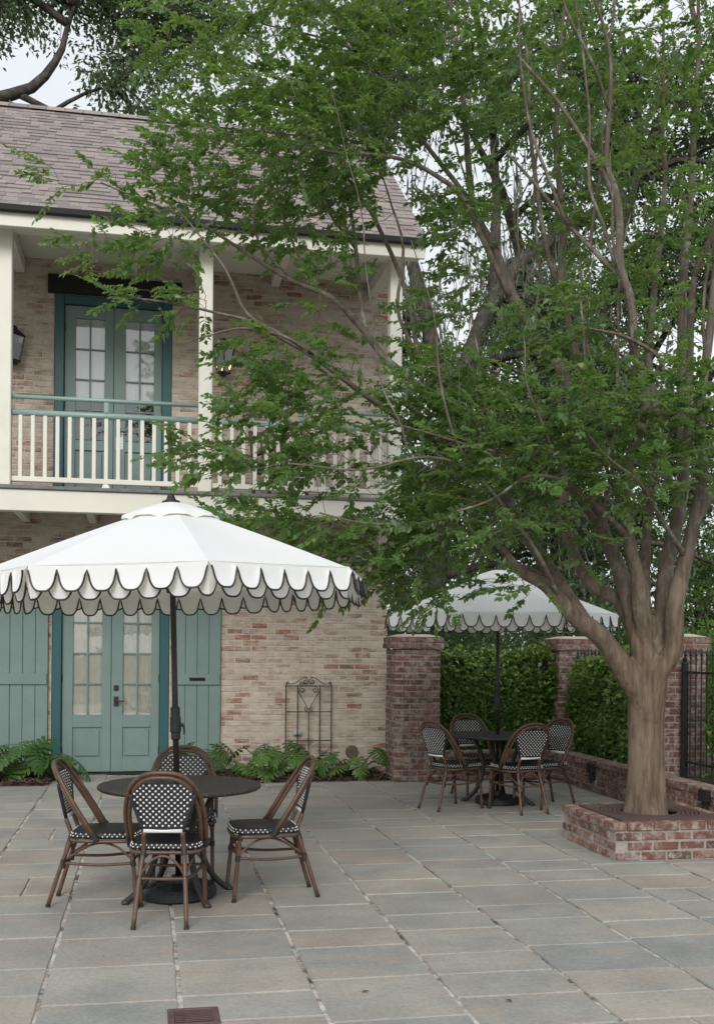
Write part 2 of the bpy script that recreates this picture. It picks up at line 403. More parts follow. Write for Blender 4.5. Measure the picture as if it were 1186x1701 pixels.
def spline(P, k=6):
    P = [np.array(p, float) for p in P]; Q = [2*P[0]-P[1]]+P+[2*P[-1]-P[-2]]; out = []
    for i in range(1, len(Q)-2):
        for j in range(k):
            t = j/k; a, b, c, d = Q[i-1], Q[i], Q[i+1], Q[i+2]
            out.append(0.5*((2*b)+(c-a)*t+(2*a-5*b+4*c-d)*t*t+(3*b-a-3*c+d)*t**3))
    out.append(Q[-2]); return [tuple(x) for x in out]
def dup(root, loc, rotz, label=None, group=None):
    r = root.copy(); COL.objects.link(r); r.location = loc; r.rotation_euler = (root.rotation_euler[0], root.rotation_euler[1], rotz)
    if label: r['label'] = label
    if group: r['group'] = group
    def rec(src, dst):
        for ch in list(src.children):
            if ch is dst: continue
            c = ch.copy(); COL.objects.link(c); c.parent = dst; rec(ch, c)
    rec(root, r); return r
def quads_mesh(name, V, F, mat, rnd=None, rnd_dom='FACE', smooth=False, loc=(0, 0, 0)):
    """numpy verts (n,3), faces (m,4) -> mesh"""
    m = bpy.data.meshes.new(name); V = np.asarray(V, np.float32)-np.asarray(loc, np.float32); F = np.asarray(F, np.int32)
    m.vertices.add(len(V)); m.vertices.foreach_set('co', V.ravel())
    k = F.shape[1]; m.loops.add(F.size); m.loops.foreach_set('vertex_index', F.ravel())
    m.polygons.add(len(F)); m.polygons.foreach_set('loop_start', np.arange(0, F.size, k, dtype=np.int32))
    m.polygons.foreach_set('loop_total', np.full(len(F), k, np.int32))
    if rnd is not None:
        a = m.attributes.new('rnd', 'FLOAT', 'FACE'); a.data.foreach_set('value', np.asarray(rnd, np.float32))
    m.update(calc_edges=True)
    if smooth: m.polygons.foreach_set('use_smooth', [True]*len(F))
    m.materials.append(MATS[mat]); return m

def leaf_cloud(P, D, U, L, W, fold=0.18, curl=0.12):
    """P base points, D leaf axis, U leaf 'up' (n,3); L, W lengths/widths (n,) -> verts, quads: two folded quads per leaf"""
    D = D/np.linalg.norm(D, axis=1, keepdims=True)
    S = np.cross(D, U); S /= np.linalg.norm(S, axis=1, keepdims=True)+1e-9; N = np.cross(S, D)
    L_, W_ = L[:, None], W[:, None]
    mid = P+D*L_*0.48-N*L_*0.02
    a = mid+S*W_*0.5+N*W_*fold; b = mid-S*W_*0.5+N*W_*fold; tip = P+D*L_-N*L_*curl
    V = np.stack([P, a, tip, b, mid], 1).reshape(-1, 3)
    i = np.arange(len(P))*5
    F = np.stack([np.stack([i, i+4, i+2, i+1], 1), np.stack([i, i+3, i+2, i+4], 1)], 1).reshape(-1, 4)
    return V, F
def unit(n):
    v = rng.normal(size=(n, 3)); return v/np.linalg.norm(v, axis=1, keepdims=True)

# ------------------------------------------------------------------ ground and patio
g = MB()
NG = 24
gs = [(-300+600*i/NG, -260+620*j/NG) for j in range(NG+1) for i in range(NG+1)]
g.add([(x, y, -0.06) for x, y in gs], [(j*(NG+1)+i, j*(NG+1)+i+1, (j+1)*(NG+1)+i+1, (j+1)*(NG+1)+i) for j in range(NG) for i in range(NG)])
struct(obj('ground', g, 'far_ground'))
p = MB(); p.box(-7.0, 5.2, -4.0, 14.3, -0.05, -0.009)
patio = struct(obj('patio', p, 'joint_sand'))

def slab(w, l, t, seed):
    rr = random.Random(seed); out = []
    def edge(x0, y0, x1, y1):
        n = max(3, int(math.hypot(x1-x0, y1-y0)/0.11)); nx, ny = (y1-y0), -(x1-x0); ll = math.hypot(nx, ny)
        for k in range(n):
            f = k/n; j = rr.uniform(-0.005, 0.004) if k else -0.004
            out.append((x0+(x1-x0)*f+nx/ll*j, y0+(y1-y0)*f+ny/ll*j))
    edge(-w/2, -l/2, w/2, -l/2); edge(w/2, -l/2, w/2, l/2); edge(w/2, l/2, -w/2, l/2); edge(-w/2, l/2, -w/2, -l/2)
    n = len(out); tilt = (rr.uniform(-.003, .003), rr.uniform(-.003, .003))
    zt = lambda x, y: tilt[0]*x/w+tilt[1]*y/l
    c = 0.005; ins = [(x*(1-2*c/w), y*(1-2*c/l)) for x, y in out]
    V = [(x, y, zt(x, y)) for x, y in ins]+[(x, y, zt(x, y)-0.006) for x, y in out]+[(x, y, -t) for x, y in out]
    F = [tuple(range(n))]+[(k+a*n, (k+1) % n+a*n, (k+1) % n+(a+1)*n, k+(a+1)*n) for a in (0, 1) for k in range(n)]
    F = [F[0]]+[tuple(reversed(f)) for f in F[1:]]
    mb = MB(); mb.add(V, F); return mb
LENS = [0.36, 0.43, 0.50, 0.57, 0.60]
SLABS = {}
for q, ln in enumerate(LENS):
    for w_ in (0.612, 0.297):
        for s in range(3):
            mb = slab(w_, ln-0.013, 0.04, q*17+s+int(w_*100)); m = mb.mesh('paver'); m.materials.append(MATS['bluestone'])
            SLABS[(q, w_, s)] = (m, mb)
BED_Y = 13.1       # planting bed along the house wall
rest = MB(); n_pav = 0
rp = random.Random(11)
for k in range(-9, 8):
    xc = 0.167+0.6325*k+0.316
    if xc > 5.05: continue
    y = -3.8+rp.uniform(0, 0.4)
    end = 14.16 if -1.2 < xc < 0.5 else (13.12 if xc > 3.3 else BED_Y)
    while y < end-0.15:
        q = rp.choice([0, 1, 2, 3, 3, 4, 4]); ln = LENS[q]; zc = rp.uniform(-0.0015, 0.0015); yc = y+ln/2
        if yc+ln/2 > end+0.25: q = 0; ln = LENS[0]; yc = y+ln/2
        split = rp.random() < 0.09
        for dx, w_ in (((-0.158, 0.297), (0.158, 0.297)) if split else ((0, 0.612),)):
            m, mb = SLABS[(q, w_, rp.randrange(3))]
            X = xc+dx
            vis = yc > 4.1 and -0.21 < (X+0.3)/yc+0.02 and (X-0.4)/yc < 0.60
            if vis and n_pav < 300:
                inst('paver', m, (X, yc, zc), patio, rot=(0, 0, R(180) if rp.random() < .5 else 0)); n_pav += 1
            else:
                rest.add([(v[0]+X, v[1]+yc, v[2]+zc) for v in mb.v], mb.f, rp.random())
        y += ln
obj('paving', rest, 'bluestone', patio, kind='stuff')

# ------------------------------------------------------------------ brick tools
BR = []
for s in range(6):
    mb = MB(); mb.cbox(-0.5, 0.5, -0.5, 0.5, -0.5, 0.5, 0.07)
    rr = random.Random(s); V = []
    for v in mb.v: V.append((v[0]*(1+rr.uniform(-.012, .012)), v[1]*(1+rr.uniform(-.02, .02)), v[2]*(1+rr.uniform(-.05, .05))))
    # chamfer was made on a unit cube: squeeze it so that it stays small along the brick's length
    V = [((abs(v[0])*0.3+0.35)*(1 if v[0] > 0 else -1) if abs(v[0]) > 0.3 else v[0], v[1], v[2]) for v in V]
    mb.v = V; BR.append(mb)
BRM = {}
def brick_mesh(i, mat):
    if (i, mat) not in BRM:
        m = BR[i].mesh('brick'); m.materials.append(MATS[mat]); BRM[(i, mat)] = m
    return BRM[(i, mat)]
rb = random.Random(5)
def put_brick(center, size, axis, parent, mat, joined=None, proud=0.004):
    i = rb.randrange(6); j = rb.uniform(-proud, proud)
    L_, D_, H_ = size
    c = list(center)
    if axis == 'x': c[1] += j
    else: c[0] += j
    if joined is None:
        inst('brick', brick_mesh(i, mat), c, parent, (L_, D_, H_), (0, 0, 0 if axis == 'x' else R(90)))
    else:
        if axis == 'x': V = [(c[0]+v[0]*L_, c[1]+v[1]*D_, c[2]+v[2]*H_) for v in BR[i].v]
        else: V = [(c[0]-v[1]*D_, c[1]+v[0]*L_, c[2]+v[2]*H_) for v in BR[i].v]
        joined.add(V, BR[i].f, 0.001+0.998*rb.random())
def run_bricks(a0, a1, fixed, z0, hc, axis, parent, mat, odd, joined=None, depth=0.10, joint=0.012, bl=0.205):
    """one course along an axis between a0 and a1; 'fixed' is the centre line in the other axis"""
    n = max(1, round((a1-a0)/bl)); pitch = (a1-a0)/n
    cuts = [a0+pitch*k for k in range(n+1)]
    if odd and n > 1:
        cuts = [a0]+[a0+pitch*(k+0.5) for k in range(n)]+[a1]
    for u, v in zip(cuts, cuts[1:]):
        if v-u < 0.03: continue
        c = (u+v)/2; ce = (c, fixed, z0+hc/2) if axis == 'x' else (fixed, c, z0+hc/2)
        put_brick(ce, (v-u-joint, depth, hc-joint), axis, parent, mat, joined)
def ring(x0, x1, y0, y1, z0, nc, hc, parent, mat, d=0.10, start=0, jt=0.015):
    for k in range(nc):
        z = z0+k*hc; odd = (k+start) % 2
        if odd == 0:
            for yy in (y0+d/2, y1-d/2): run_bricks(x0, x1, yy, z, hc, 'x', parent, mat, 0, depth=d, joint=jt)
            for xx in (x0+d/2, x1-d/2): run_bricks(y0+d, y1-d, xx, z, hc, 'y', parent, mat, 0, depth=d, joint=jt)
        else:
            for yy in (y0+d/2, y1-d/2): run_bricks(x0+d, x1-d, yy, z, hc, 'x', parent, mat, 0, depth=d, joint=jt)
            for xx in (x0+d/2, x1-d/2): run_bricks(y0, y1, xx, z, hc, 'y', parent, mat, 0, depth=d, joint=jt)

# ------------------------------------------------------------------ house
WY = 14.19
HX0, HX1 = -4.3, 3.17
house = thing('brick_house', 'two storey house of cream smeared brick with white balcony and teal doors', 'house', (0, WY, 0))
OX0, OX1 = -1.177, 0.294
LZ, UZ0, UZ1 = 2.55, 3.45, 6.10
w = MB(); Yc0, Yc1 = WY+0.0045, WY+0.30
for (a, b, c, d) in [(HX0, OX0, -0.05, 6.66), (OX1, HX1-0.010, -0.05, 6.66), (OX0, OX1, LZ, UZ0), (OX0, OX1, UZ1, 6.66)]:
    w.box(a, b, Yc0, Yc1, c, d)
w.box(HX1-0.30, HX1-0.010, Yc1, 18.3, -0.05, 6.66); w.box(HX0, HX0+0.3, Yc1, 18.3, -0.05, 6.66); w.box(HX0, HX1-0.01, 18.3, 18.6, -0.05, 6.66)
# gable
w.add([(HX1-0.3, 14.2, 6.66), (HX1-0.3, 18.6, 6.66), (HX1-0.3, 15.5, 8.8), (HX1-0.01, 14.2, 6.66), (HX1-0.01, 18.6, 6.66), (HX1-0.01, 15.5, 8.8)],
      [(0, 1, 2), (3, 5, 4), (0, 2, 5, 3), (1, 4, 5, 2)])
wall = obj('wall', w, 'wall_mortar', house)
joined = MB(); n_ind = 0
HC = 0.0755
for k in range(int(6.66/HC)):
    z = k*HC; odd = k % 2
    segs = [(HX0, HX1-0.0)]
    for (o0, o1, a, b) in ((OX0, OX1, -1, LZ), (OX0, OX1, UZ0, UZ1), (-1.27, 0.41, 6.10, 6.34)):
        if z+HC > a+0.02 and z < b-0.02:
            segs = [s2 for s1 in segs for s2 in ((s1[0], min(s1[1], o0)), (max(s1[0], o1), s1[1])) if s2[1]-s2[0] > 0.03]
    for (a, b) in segs:
        bl = 0.213; x = a; first = True
        # bricks are laid on one grid so that courses bond across openings
        grid0 = HX0+(0.106 if odd else 0)
        cuts = [a]+[grid0+bl*q for q in range(60) if a+0.05 < grid0+bl*q < b-0.05]+[b]
        for u, v in zip(cuts, cuts[1:]):
            u2 = u+rb.uniform(-.006, .006) if u > a else u
            c = ((u2+v)/2, WY+0.05, z+HC/2)
            ind = (0.93 < c[0] and 0.12 < z < 2.35 and n_ind < 300)
            if ind: n_ind += 1
            put_brick(c, (v-u2-0.011, 0.10, HC-0.012), 'x', wall, 'smeared_brick', None if ind else joined, 0.0035)
for k in range(int(6.66/HC)):                # gable end
    run_bricks(WY+0.10 if k % 2 else WY+0.0, 18.6, HX1-0.05, k*HC, HC, 'y', None, 'smeared_brick', k % 2, joined)
# bond the corner: the last front brick of odd courses is already flush
obj('brickwork', joined, 'smeared_brick', wall, kind='stuff')

def french_door(z0, z1, gz0, gz1, rows, panel, name_lbl, curt):
    """double door: frame, two leaves with glazed upper half and a raised panel"""
    f = MB(); jy0, jy1 = WY-0.012, WY+0.22
    f.cbox(OX0+0.004, -1.055, jy0, jy1, z0, z1-0.004, 0.008); f.cbox(0.172, OX1-0.004, jy0, jy1, z0, z1-0.004, 0.008)
    f.cbox(-1.055, 0.172, jy0+0.004, jy1, z1-0.115, z1-0.004, 0.008)
    fr = obj('door_frame', f, 'dark_teal', house)
    ly0, ly1 = WY+0.045, WY+0.09
    lt = z1-0.119
    sill = MB(); sill.cbox(-1.055, 0.172, WY-0.02, WY+0.22, z0-0.005, z0+0.022, 0.005); obj('sill', sill, 'gutter', fr)
    for leaf_i, (x0, x1, g0, g1) in enumerate(((-1.051, -0.442, -0.915, -0.555), (-0.437, 0.168, -0.292, 0.066))):
        d = MB(); b = z0+0.03
        d.cbox(x0, g0, ly0, ly1, b, lt, 0.004); d.cbox(g1, x1, ly0, ly1, b, lt, 0.004)
        d.cbox(g0-0.002, g1+0.002, ly0+0.0008, ly1, gz1, lt-0.001, 0.004)
        pz0, pz1 = panel
        d.cbox(g0-0.002, g1+0.002, ly0+0.0008, ly1, pz1, gz0, 0.004); d.cbox(g0-0.002, g1+0.002, ly0+0.0008, ly1, b+0.001, pz0, 0.004)
        d.box(g0, g1, ly0+0.022, ly1-0.004, pz0, pz1)
        dr = obj('door', d, 'teal', house)
        pn = MB(); pn.cbox(g0+0.028, g1-0.028, ly0+0.004, ly0+0.024, pz0+0.028, pz1-0.028, 0.012); obj('panel', pn, 'teal', dr)
        mt = MB(); gm = (g0+g1)/2; rh = (gz1-gz0)/rows
        mt.cbox(gm-0.011, gm+0.011, ly0+0.008, ly1-0.006, gz0, gz1, 0.004)
        for q in range(1, rows): mt.cbox(g0, g1, ly0+0.010, ly1-0.008, gz0+q*rh-0.010, gz0+q*rh+0.010, 0.004)
        obj('muntin', mt, 'teal', dr)
        for q in range(rows):
            for (pa, pb) in ((g0, gm-0.011), (gm+0.011, g1)):
                pg = MB(); pg.box(pa+0.001, pb-0.001, ly0+0.026, ly0+0.030, gz0+q*rh+0.011, gz0+(q+1)*rh-0.011); obj('pane', pg, 'glass', dr)
        hx = -1.053 if leaf_i == 0 else 0.170
        for hz in (z0+0.25, (z0+z1)/2-0.1, z1-0.45):
            hg = MB(); hg.cbox(hx-0.012, hx+0.012, ly0-0.020, ly0+0.006, hz, hz+0.10, 0.003); obj('hinge', hg, 'black_iron', dr)
        # curtain behind the glass
        cz0 = gz0+curt[1]; NX, NZ = 26, 44; V = []
        for j in range(NZ+1):
            for i in range(NX+1):
                x = g0+(g1-g0)*i/NX; z = cz0+(gz1-cz0)*j/NZ
                y = ly0+0.0395+0.0028*math.sin(i*1.25+leaf_i)+0.0015*math.sin(i*0.5+j*0.3)+(0.004*math.sin(j*1.9+0.5*math.sin(i*.45+leaf_i*2)) if j < 11 and curt[2] else 0)
                V.append((x, y, z))
        cm = MB(); cm.add(V, [(j*(NX+1)+i, j*(NX+1)+i+1, (j+1)*(NX+1)+i+1, (j+1)*(NX+1)+i) for j in range(NZ) for i in range(NX)])
        obj('curtain', cm, curt[0], dr, smooth=True)
        if leaf_i == 1:
            h = MB(); lz = z0+0.94
            h.cbox(-0.405, -0.345, ly0-0.012, ly0+0.001, lz-0.07, lz+0.055, 0.003); h.cbox(-0.405, -0.345, ly0-0.012, ly0+0.001, lz+0.13, lz+0.20, 0.003)
            h.tube([(-0.375, ly0-0.01, lz), (-0.375, ly0-0.055, lz)], 0.012, 8); h.tube([(-0.375, ly0-0.052, lz), (-0.27, ly0-0.052, lz-0.004)], 0.009, 8)
            h.tube([(-0.375, ly0-0.01, lz+0.165), (-0.375, ly0-0.026, lz+0.165)], 0.018, 10)
            obj('door_handle', h, 'black_iron', dr)
    rm = MB(); rm.box(-1.05, 0.165, WY+0.24, WY+0.26, z0, z1-0.1); obj('shade_panel', rm, 'shade_panel', fr)  # near-black sheet behind the panes, painted as the darkness of the room
    return fr
french_door(0.0, LZ, 0.763, 2.33, 4, (0.205, 0.60), 'lower', ('curtain', 0.0, True))
french_door(UZ0, UZ1, 4.27, 5.82, 4, (3.62, 4.14), 'upper', ('white_curtain', 0.52, False))
lm = MB(); lm.cbox(-1.257, 0.41, WY-0.06, WY+0.2, 6.104, 6.335, 0.01); obj('lintel', lm, 'lintel', house)
pp = MB(); pp.box(-0.405, -0.315, WY+0.036, WY+0.039, 4.17, 4.38); pn_ = obj('notice', pp, 'paper', house, label='white paper notice on the upper door')
pl = MB()
for q in range(5): pl.box(-0.392, -0.328-(0.02 if q % 2 else 0), WY+0.0335, WY+0.0345, 4.20+q*0.022, 4.205+q*0.022)
pl.box(-0.392, -0.328, WY+0.0335, WY+0.0345, 4.325, 4.36); obj('print', pl, 'grey_box', pn_)

def shutter(x0, x1, bolt):
    root = MB(); z0, z1 = 0.09, 2.50
    root.box(x0+0.005, x1-0.005, WY-0.030, WY-0.012, z0+0.01, z1-0.01); s = obj('shutter', root, 'teal', house)
    n = 4; pw = (x1-x0)/n
    for k in range(n):
        m = MB(); m.cbox(x0+k*pw+0.002, x0+(k+1)*pw-0.002, WY-0.052, WY-0.031, z0, z1, 0.005); obj('plank', m, 'teal', s)
    for zz, dh in ((1.15, 0.14), (0.11, 0.10), (2.36, 0.12)):
        m = MB(); m.cbox(x0+0.01, x1-0.012, WY-0.074, WY-0.053, zz, zz+dh, 0.005); obj('batten', m, 'teal', s)
    if bolt:
        b = MB(); xm = (x0+x1)/2; b.cbox(xm-0.10, xm+0.10, WY-0.086, WY-0.075, 1.205, 1.245, 0.004); b.tube([(xm-0.08, WY-0.09, 1.225), (xm+0.08, WY-0.09, 1.225)], 0.008, 6); obj('bolt', b, 'gutter', s)
shutter(-1.83, -1.215, False); shutter(0.345, 0.95, True)

# --- balcony
BY = 12.80
m = MB(); m.cbox(HX0, 3.06, BY-0.12, WY-0.002, 3.405, 3.445, 0.006); deck = obj('balcony_deck', m, 'deck_edge', house)
m = MB(); m.cbox(HX0, 3.04, BY-0.09, BY+0.06, 3.16, 3.403, 0.006); obj('balcony_beam', m, 'trim', house)
m = MB(); m.cbox(2.93, 3.038, BY+0.062, WY-0.004, 3.163, 3.403, 0.006); obj('balcony_beam', m, 'trim', house)
m = MB(); m.box(HX0, 2.928, BY+0.062, WY-0.004, 3.335, 3.40); obj('balcony_ceiling', m, 'trim', house)
for k in range(9):
    x = HX0+0.3+k*0.82
    if x < 2.9: m = MB(); m.cbox(x, x+0.09, BY+0.062, WY-0.004, 3.20, 3.333, 0.004); obj('joist', m, 'trim', house)
COLX = [(-3.92, -3.765), (-1.675, -1.52), (0.572, 0.73), (2.845, 2.995)]
for (a, b) in COLX:
    m = MB(); m.cbox(a, b, BY-0.078, BY+0.078, 3.447, 6.335, 0.010); c = obj('column', m, 'trim', house)
    m = MB(); m.cbox((a+b)/2-0.06, (a+b)/2+0.06, BY+0.08, WY-0.002, 6.336, 6.50, 0.006); obj('roof_beam', m, 'trim', house)
m = MB(); m.cbox(HX0, 3.06, BY-0.08, BY+0.08, 6.337, 6.56, 0.006); obj('eave_beam', m, 'trim', house)
m = MB()
for k in range(12):
    y0 = BY+0.09+k*0.1085; m.cbox(HX0, 3.05, y0, y0+0.106, 6.53, 6.55, 0.004)
obj('gallery_ceiling', m, 'trim', house)
for x in (-0.2, 1.62): 
    m = MB(); m.cbox(x-0.055, x+0.055, BY+0.085, WY-0.002, 6.39, 6.528, 0.005); obj('roof_beam', m, 'trim', house)
# railing
def railing(x0, x1, nb):
    m = MB(); m.cbox(x0, x1, BY-0.03, BY+0.03, 3.50, 3.56, 0.006); rl = obj('railing', m, 'trim', house)
    m = MB(); m.tube([(x0, BY, 4.285), (x1, BY, 4.285)], 0.036, 12); obj('hand_rail', m, 'rail_teal', rl, smooth=True)
    m = MB(); m.tube([(x0, BY, 4.465), (x1, BY, 4.465)], 0.024, 12); obj('top_rail', m, 'rail_teal', rl, smooth=True)
    xm = (x0+x1)/2
    m = MB(); m.cbox(xm-0.028, xm+0.028, BY-0.02, BY+0.02, 4.32, 4.445, 0.008); obj('spacer', m, 'rail_teal', rl)
    m = MB(); m.add([(xm-.028, BY-.03, 3.498), (xm+.028, BY-.03, 3.498), (xm+.028, BY+.03, 3.498), (xm-.028, BY+.03, 3.498), (xm-.048, BY-.045, 3.447), (xm+.048, BY-.045, 3.447), (xm+.048, BY+.045, 3.447), (xm-.048, BY+.045, 3.447)],
                    [(0, 3, 2, 1), (4, 5, 6, 7), (0, 1, 5, 4), (1, 2, 6, 5), (2, 3, 7, 6), (3, 0, 4, 7)]); obj('foot_block', m, 'trim', rl)
    for k in range(nb):
        x = x0+(k+0.72)*(x1-x0)/(nb+0.44)
        m = MB(); m.cbox(x-0.022, x+0.022, BY-0.020, BY+0.020, 3.558, 4.262, 0.004); obj('baluster', m, 'trim', rl)
railing(-3.765, -1.675, 15); railing(-1.52, 0.572, 15); railing(0.73, 2.845, 15)
m = MB(); m.cbox(2.89, 2.95, BY+0.08, WY-0.002, 3.502, 3.56, 0.006); rl = obj('railing', m, 'trim', house)
for z, rd in ((4.285, 0.036), (4.465, 0.024)):
    m = MB(); m.tube([(2.92, BY+0.08, z), (2.92, WY-0.002, z)], rd, 12); obj('hand_rail', m, 'rail_teal', rl, smooth=True)
for k in range(9):
    y = BY+0.16+k*0.137; m = MB(); m.cbox(2.90, 2.94, y-0.022, y+0.022, 3.558, 4.262, 0.004); obj('baluster', m, 'trim', rl)

# --- roof
EY, EZ, RY, RZ = 12.40, 6.47, 15.5, 9.06
RX0, RX1 = -4.6, 3.20
sl = math.hypot(RY-EY, RZ-EZ); uy, uz = (RY-EY)/sl, (RZ-EZ)/sl; ny, nz = -uz, uy
def rp_(x, s, h, side=1):
    y = EY+uy*s+ny*h; z = EZ+uz*s+nz*h
    return (x, y if side == 1 else 2*RY-y, z)
m = MB()
for sd in (1, -1):
    a = [rp_(RX0+.02, 0.02, -0.005, sd), rp_(RX1-.02, 0.02, -0.005, sd), rp_(RX1-.02, sl, -0.005, sd), rp_(RX0+.02, sl, -0.005, sd)]
    b = [rp_(RX0+.02, 0.02, -0.11, sd), rp_(RX1-.02, 0.02, -0.11, sd), rp_(RX1-.02, sl, -0.11, sd), rp_(RX0+.02, sl, -0.11, sd)]
    m.add(a+b, [(0, 1, 2, 3), (7, 6, 5, 4), (0, 4, 5, 1), (1, 5, 6, 2), (2, 6, 7, 3), (3, 7, 4, 0)])
roof = obj('roof', m, 'trim', house)
sh = MB(); rs = random.Random(3); NC = 29; ex = sl/NC
for sd in (1, -1):
    for k in range(NC):
        x = RX0+rs.uniform(-0.15, 0)
        while x < RX1:
            wd = rs.choice([0.10, 0.14, 0.17, 0.20, 0.25]); x1 = min(x+wd, RX1+0.01); xa = max(x, RX0-0.01)
            if x1-xa > 0.02:
                s0 = k*ex-rs.choice([0.0, 0.0, 0.012]); s1 = (k+1)*ex+0.02; h = rs.choice([0.008, 0.012, 0.019, 0.021])
                a = [rp_(xa+.001, s0, h, sd), rp_(x1-.001, s0, h, sd), rp_(x1-.001, s1, 0.004, sd), rp_(xa+.001, s1, 0.004, sd), rp_(xa+.001, s0, -.003, sd), rp_(x1-.001, s0, -.003, sd)]
                sh.add(a, [(0, 1, 2, 3), (4, 5, 1, 0), (0, 3, 4), (1, 5, 2)], rs.random())
            x += wd
obj('shingles', sh, 'shingle', roof, kind='stuff')
m = MB()
x = RX0
while x < RX1:
    m.add([(x, RY-.16, RZ-.118+.03), (x+.26, RY-.16, RZ-.118+.03), (x+.26, RY, RZ+.035), (x, RY, RZ+.035), (x, RY+.16, RZ-.118+.03), (x+.26, RY+.16, RZ-.118+.03)], [(0, 1, 2, 3), (3, 2, 5, 4)], rs.random()); x += 0.245
obj('ridge_cap', m, 'shingle', roof)
m = MB(); m.cbox(RX0, RX1, EY-0.055, EY+0.012, EZ-0.075, EZ+0.004, 0.012); obj('gutter', m, 'gutter', roof)
m = MB(); m.cbox(RX0+.01, RX1-.01, EY+0.014, EY+0.05, EZ-0.22, EZ-0.045, 0.006); obj('fascia', m, 'trim', roof)
m = MB(); m.box(RX0+.02, RX1-.02, EY+0.05, BY-0.082, EZ-0.15, EZ-0.13); obj('soffit', m, 'trim', roof)
m = MB()
for sd in (1, -1):
    a = [rp_(RX1-.018, 0.0, -.02, sd), rp_(RX1+.012, 0.0, -.02, sd), rp_(RX1+.012, sl, -.02, sd), rp_(RX1-.018, sl, -.02, sd)]
    b = [rp_(RX1-.018, 0.0, -.20, sd), rp_(RX1+.012, 0.0, -.20, sd), rp_(RX1+.012, sl, -.20, sd), rp_(RX1-.018, sl, -.20, sd)]
    m.add(a+b, [(0, 1, 2, 3), (7, 6, 5, 4), (0, 4, 5, 1), (1, 5, 6, 2), (2, 6, 7, 3), (3, 7, 4, 0)])
obj('rake_board', m, 'trim', roof)

# --- things on the house wall
def lantern(x, z, lit, label):
    t = thing('wall_lantern', label, 'lantern', (x, WY-0.004, z), 'gas lanterns on the house wall')
    y = WY-0.14
    m = MB(); m.cbox(x-0.04, x+0.04, WY-0.022, WY-0.005, z-0.02, z+0.30, 0.004); m.tube(spline([(x, WY-0.02, z+0.24), (x, WY-0.09, z+0.34), (x, y, z+0.40)], 5), 0.009, 6); obj('bracket', m, 'black_iron', t)
    m = MB(); m.lathe([(0.155, 0.30), (0.145, 0.315), (0.07, 0.38), (0.05, 0.40), (0.045, 0.43), (0.0, 0.445)], 4, (x, y, z)); obj('cap', m, 'black_iron', t)
    m = MB()
    for a in (45, 135, 225, 315):
        ca, sa = math.cos(R(a-45)), math.sin(R(a-45)); m.tube([(x+.135*ca, y+.135*sa, z+.30), (x+.085*ca, y+.085*sa, z)], 0.008, 5)
    m.lathe([(0.095, -0.02), (0.095, 0.005), (0.0, 0.006)], 4, (x, y, z)); m.lathe([(0.02, -0.06), (0.035, -0.02), (0, -0.019)], 8, (x, y, z)); obj('cage', m, 'black_iron', t)
    m = MB(); m.lathe([(0.080, 0.006), (0.128, 0.298)], 4, (x, y, z)); obj('lantern_glass', m, 'glass', t)
    m = MB(); m.tube([(x, y, z+.006), (x, y, z+.07)], 0.012, 6); obj('burner', m, 'black_iron', t)
    if lit:
        m = MB(); m.lathe([(0.0, 0.07), (0.014, 0.09), (0.016, 0.105), (0.008, 0.13), (0.0, 0.15)], 8, (x, y, z)); obj('flame', m, 'lamp_flame', t, smooth=True)
lantern(-1.66, 5.19, False, 'black lantern beside the left balcony column, on the upper wall')
lantern(0.945, 5.19, True, 'black lantern with a small lit flame right of the middle balcony column')
lantern(1.95, 2.42, False, 'black lantern on the lower wall under the balcony')

m = MB(); m.lathe([(0.0, -.02), (0.075, -.02), (0.085, 0), (0.085, .02), (0.0, .022)], 20)
m.v = [(2.697+v[0], WY-0.016+v[2]*0.8, 0.263+v[1]) for v in m.v]
tag(obj('wall_vent', m, 'vent_brown'), 'round brown vent cap low on the brick wall', 'vent')
m = MB(); m.cbox(1.905, 2.015, WY-0.05, WY-0.003, 0.49, 0.55, 0.008); m.cbox(1.93, 1.99, WY-0.07, WY-0.049, 0.50, 0.54, 0.006)
tag(obj('outlet_box', m, 'grey_box'), 'small grey outlet box on the brick wall behind the trellis', 'outlet')

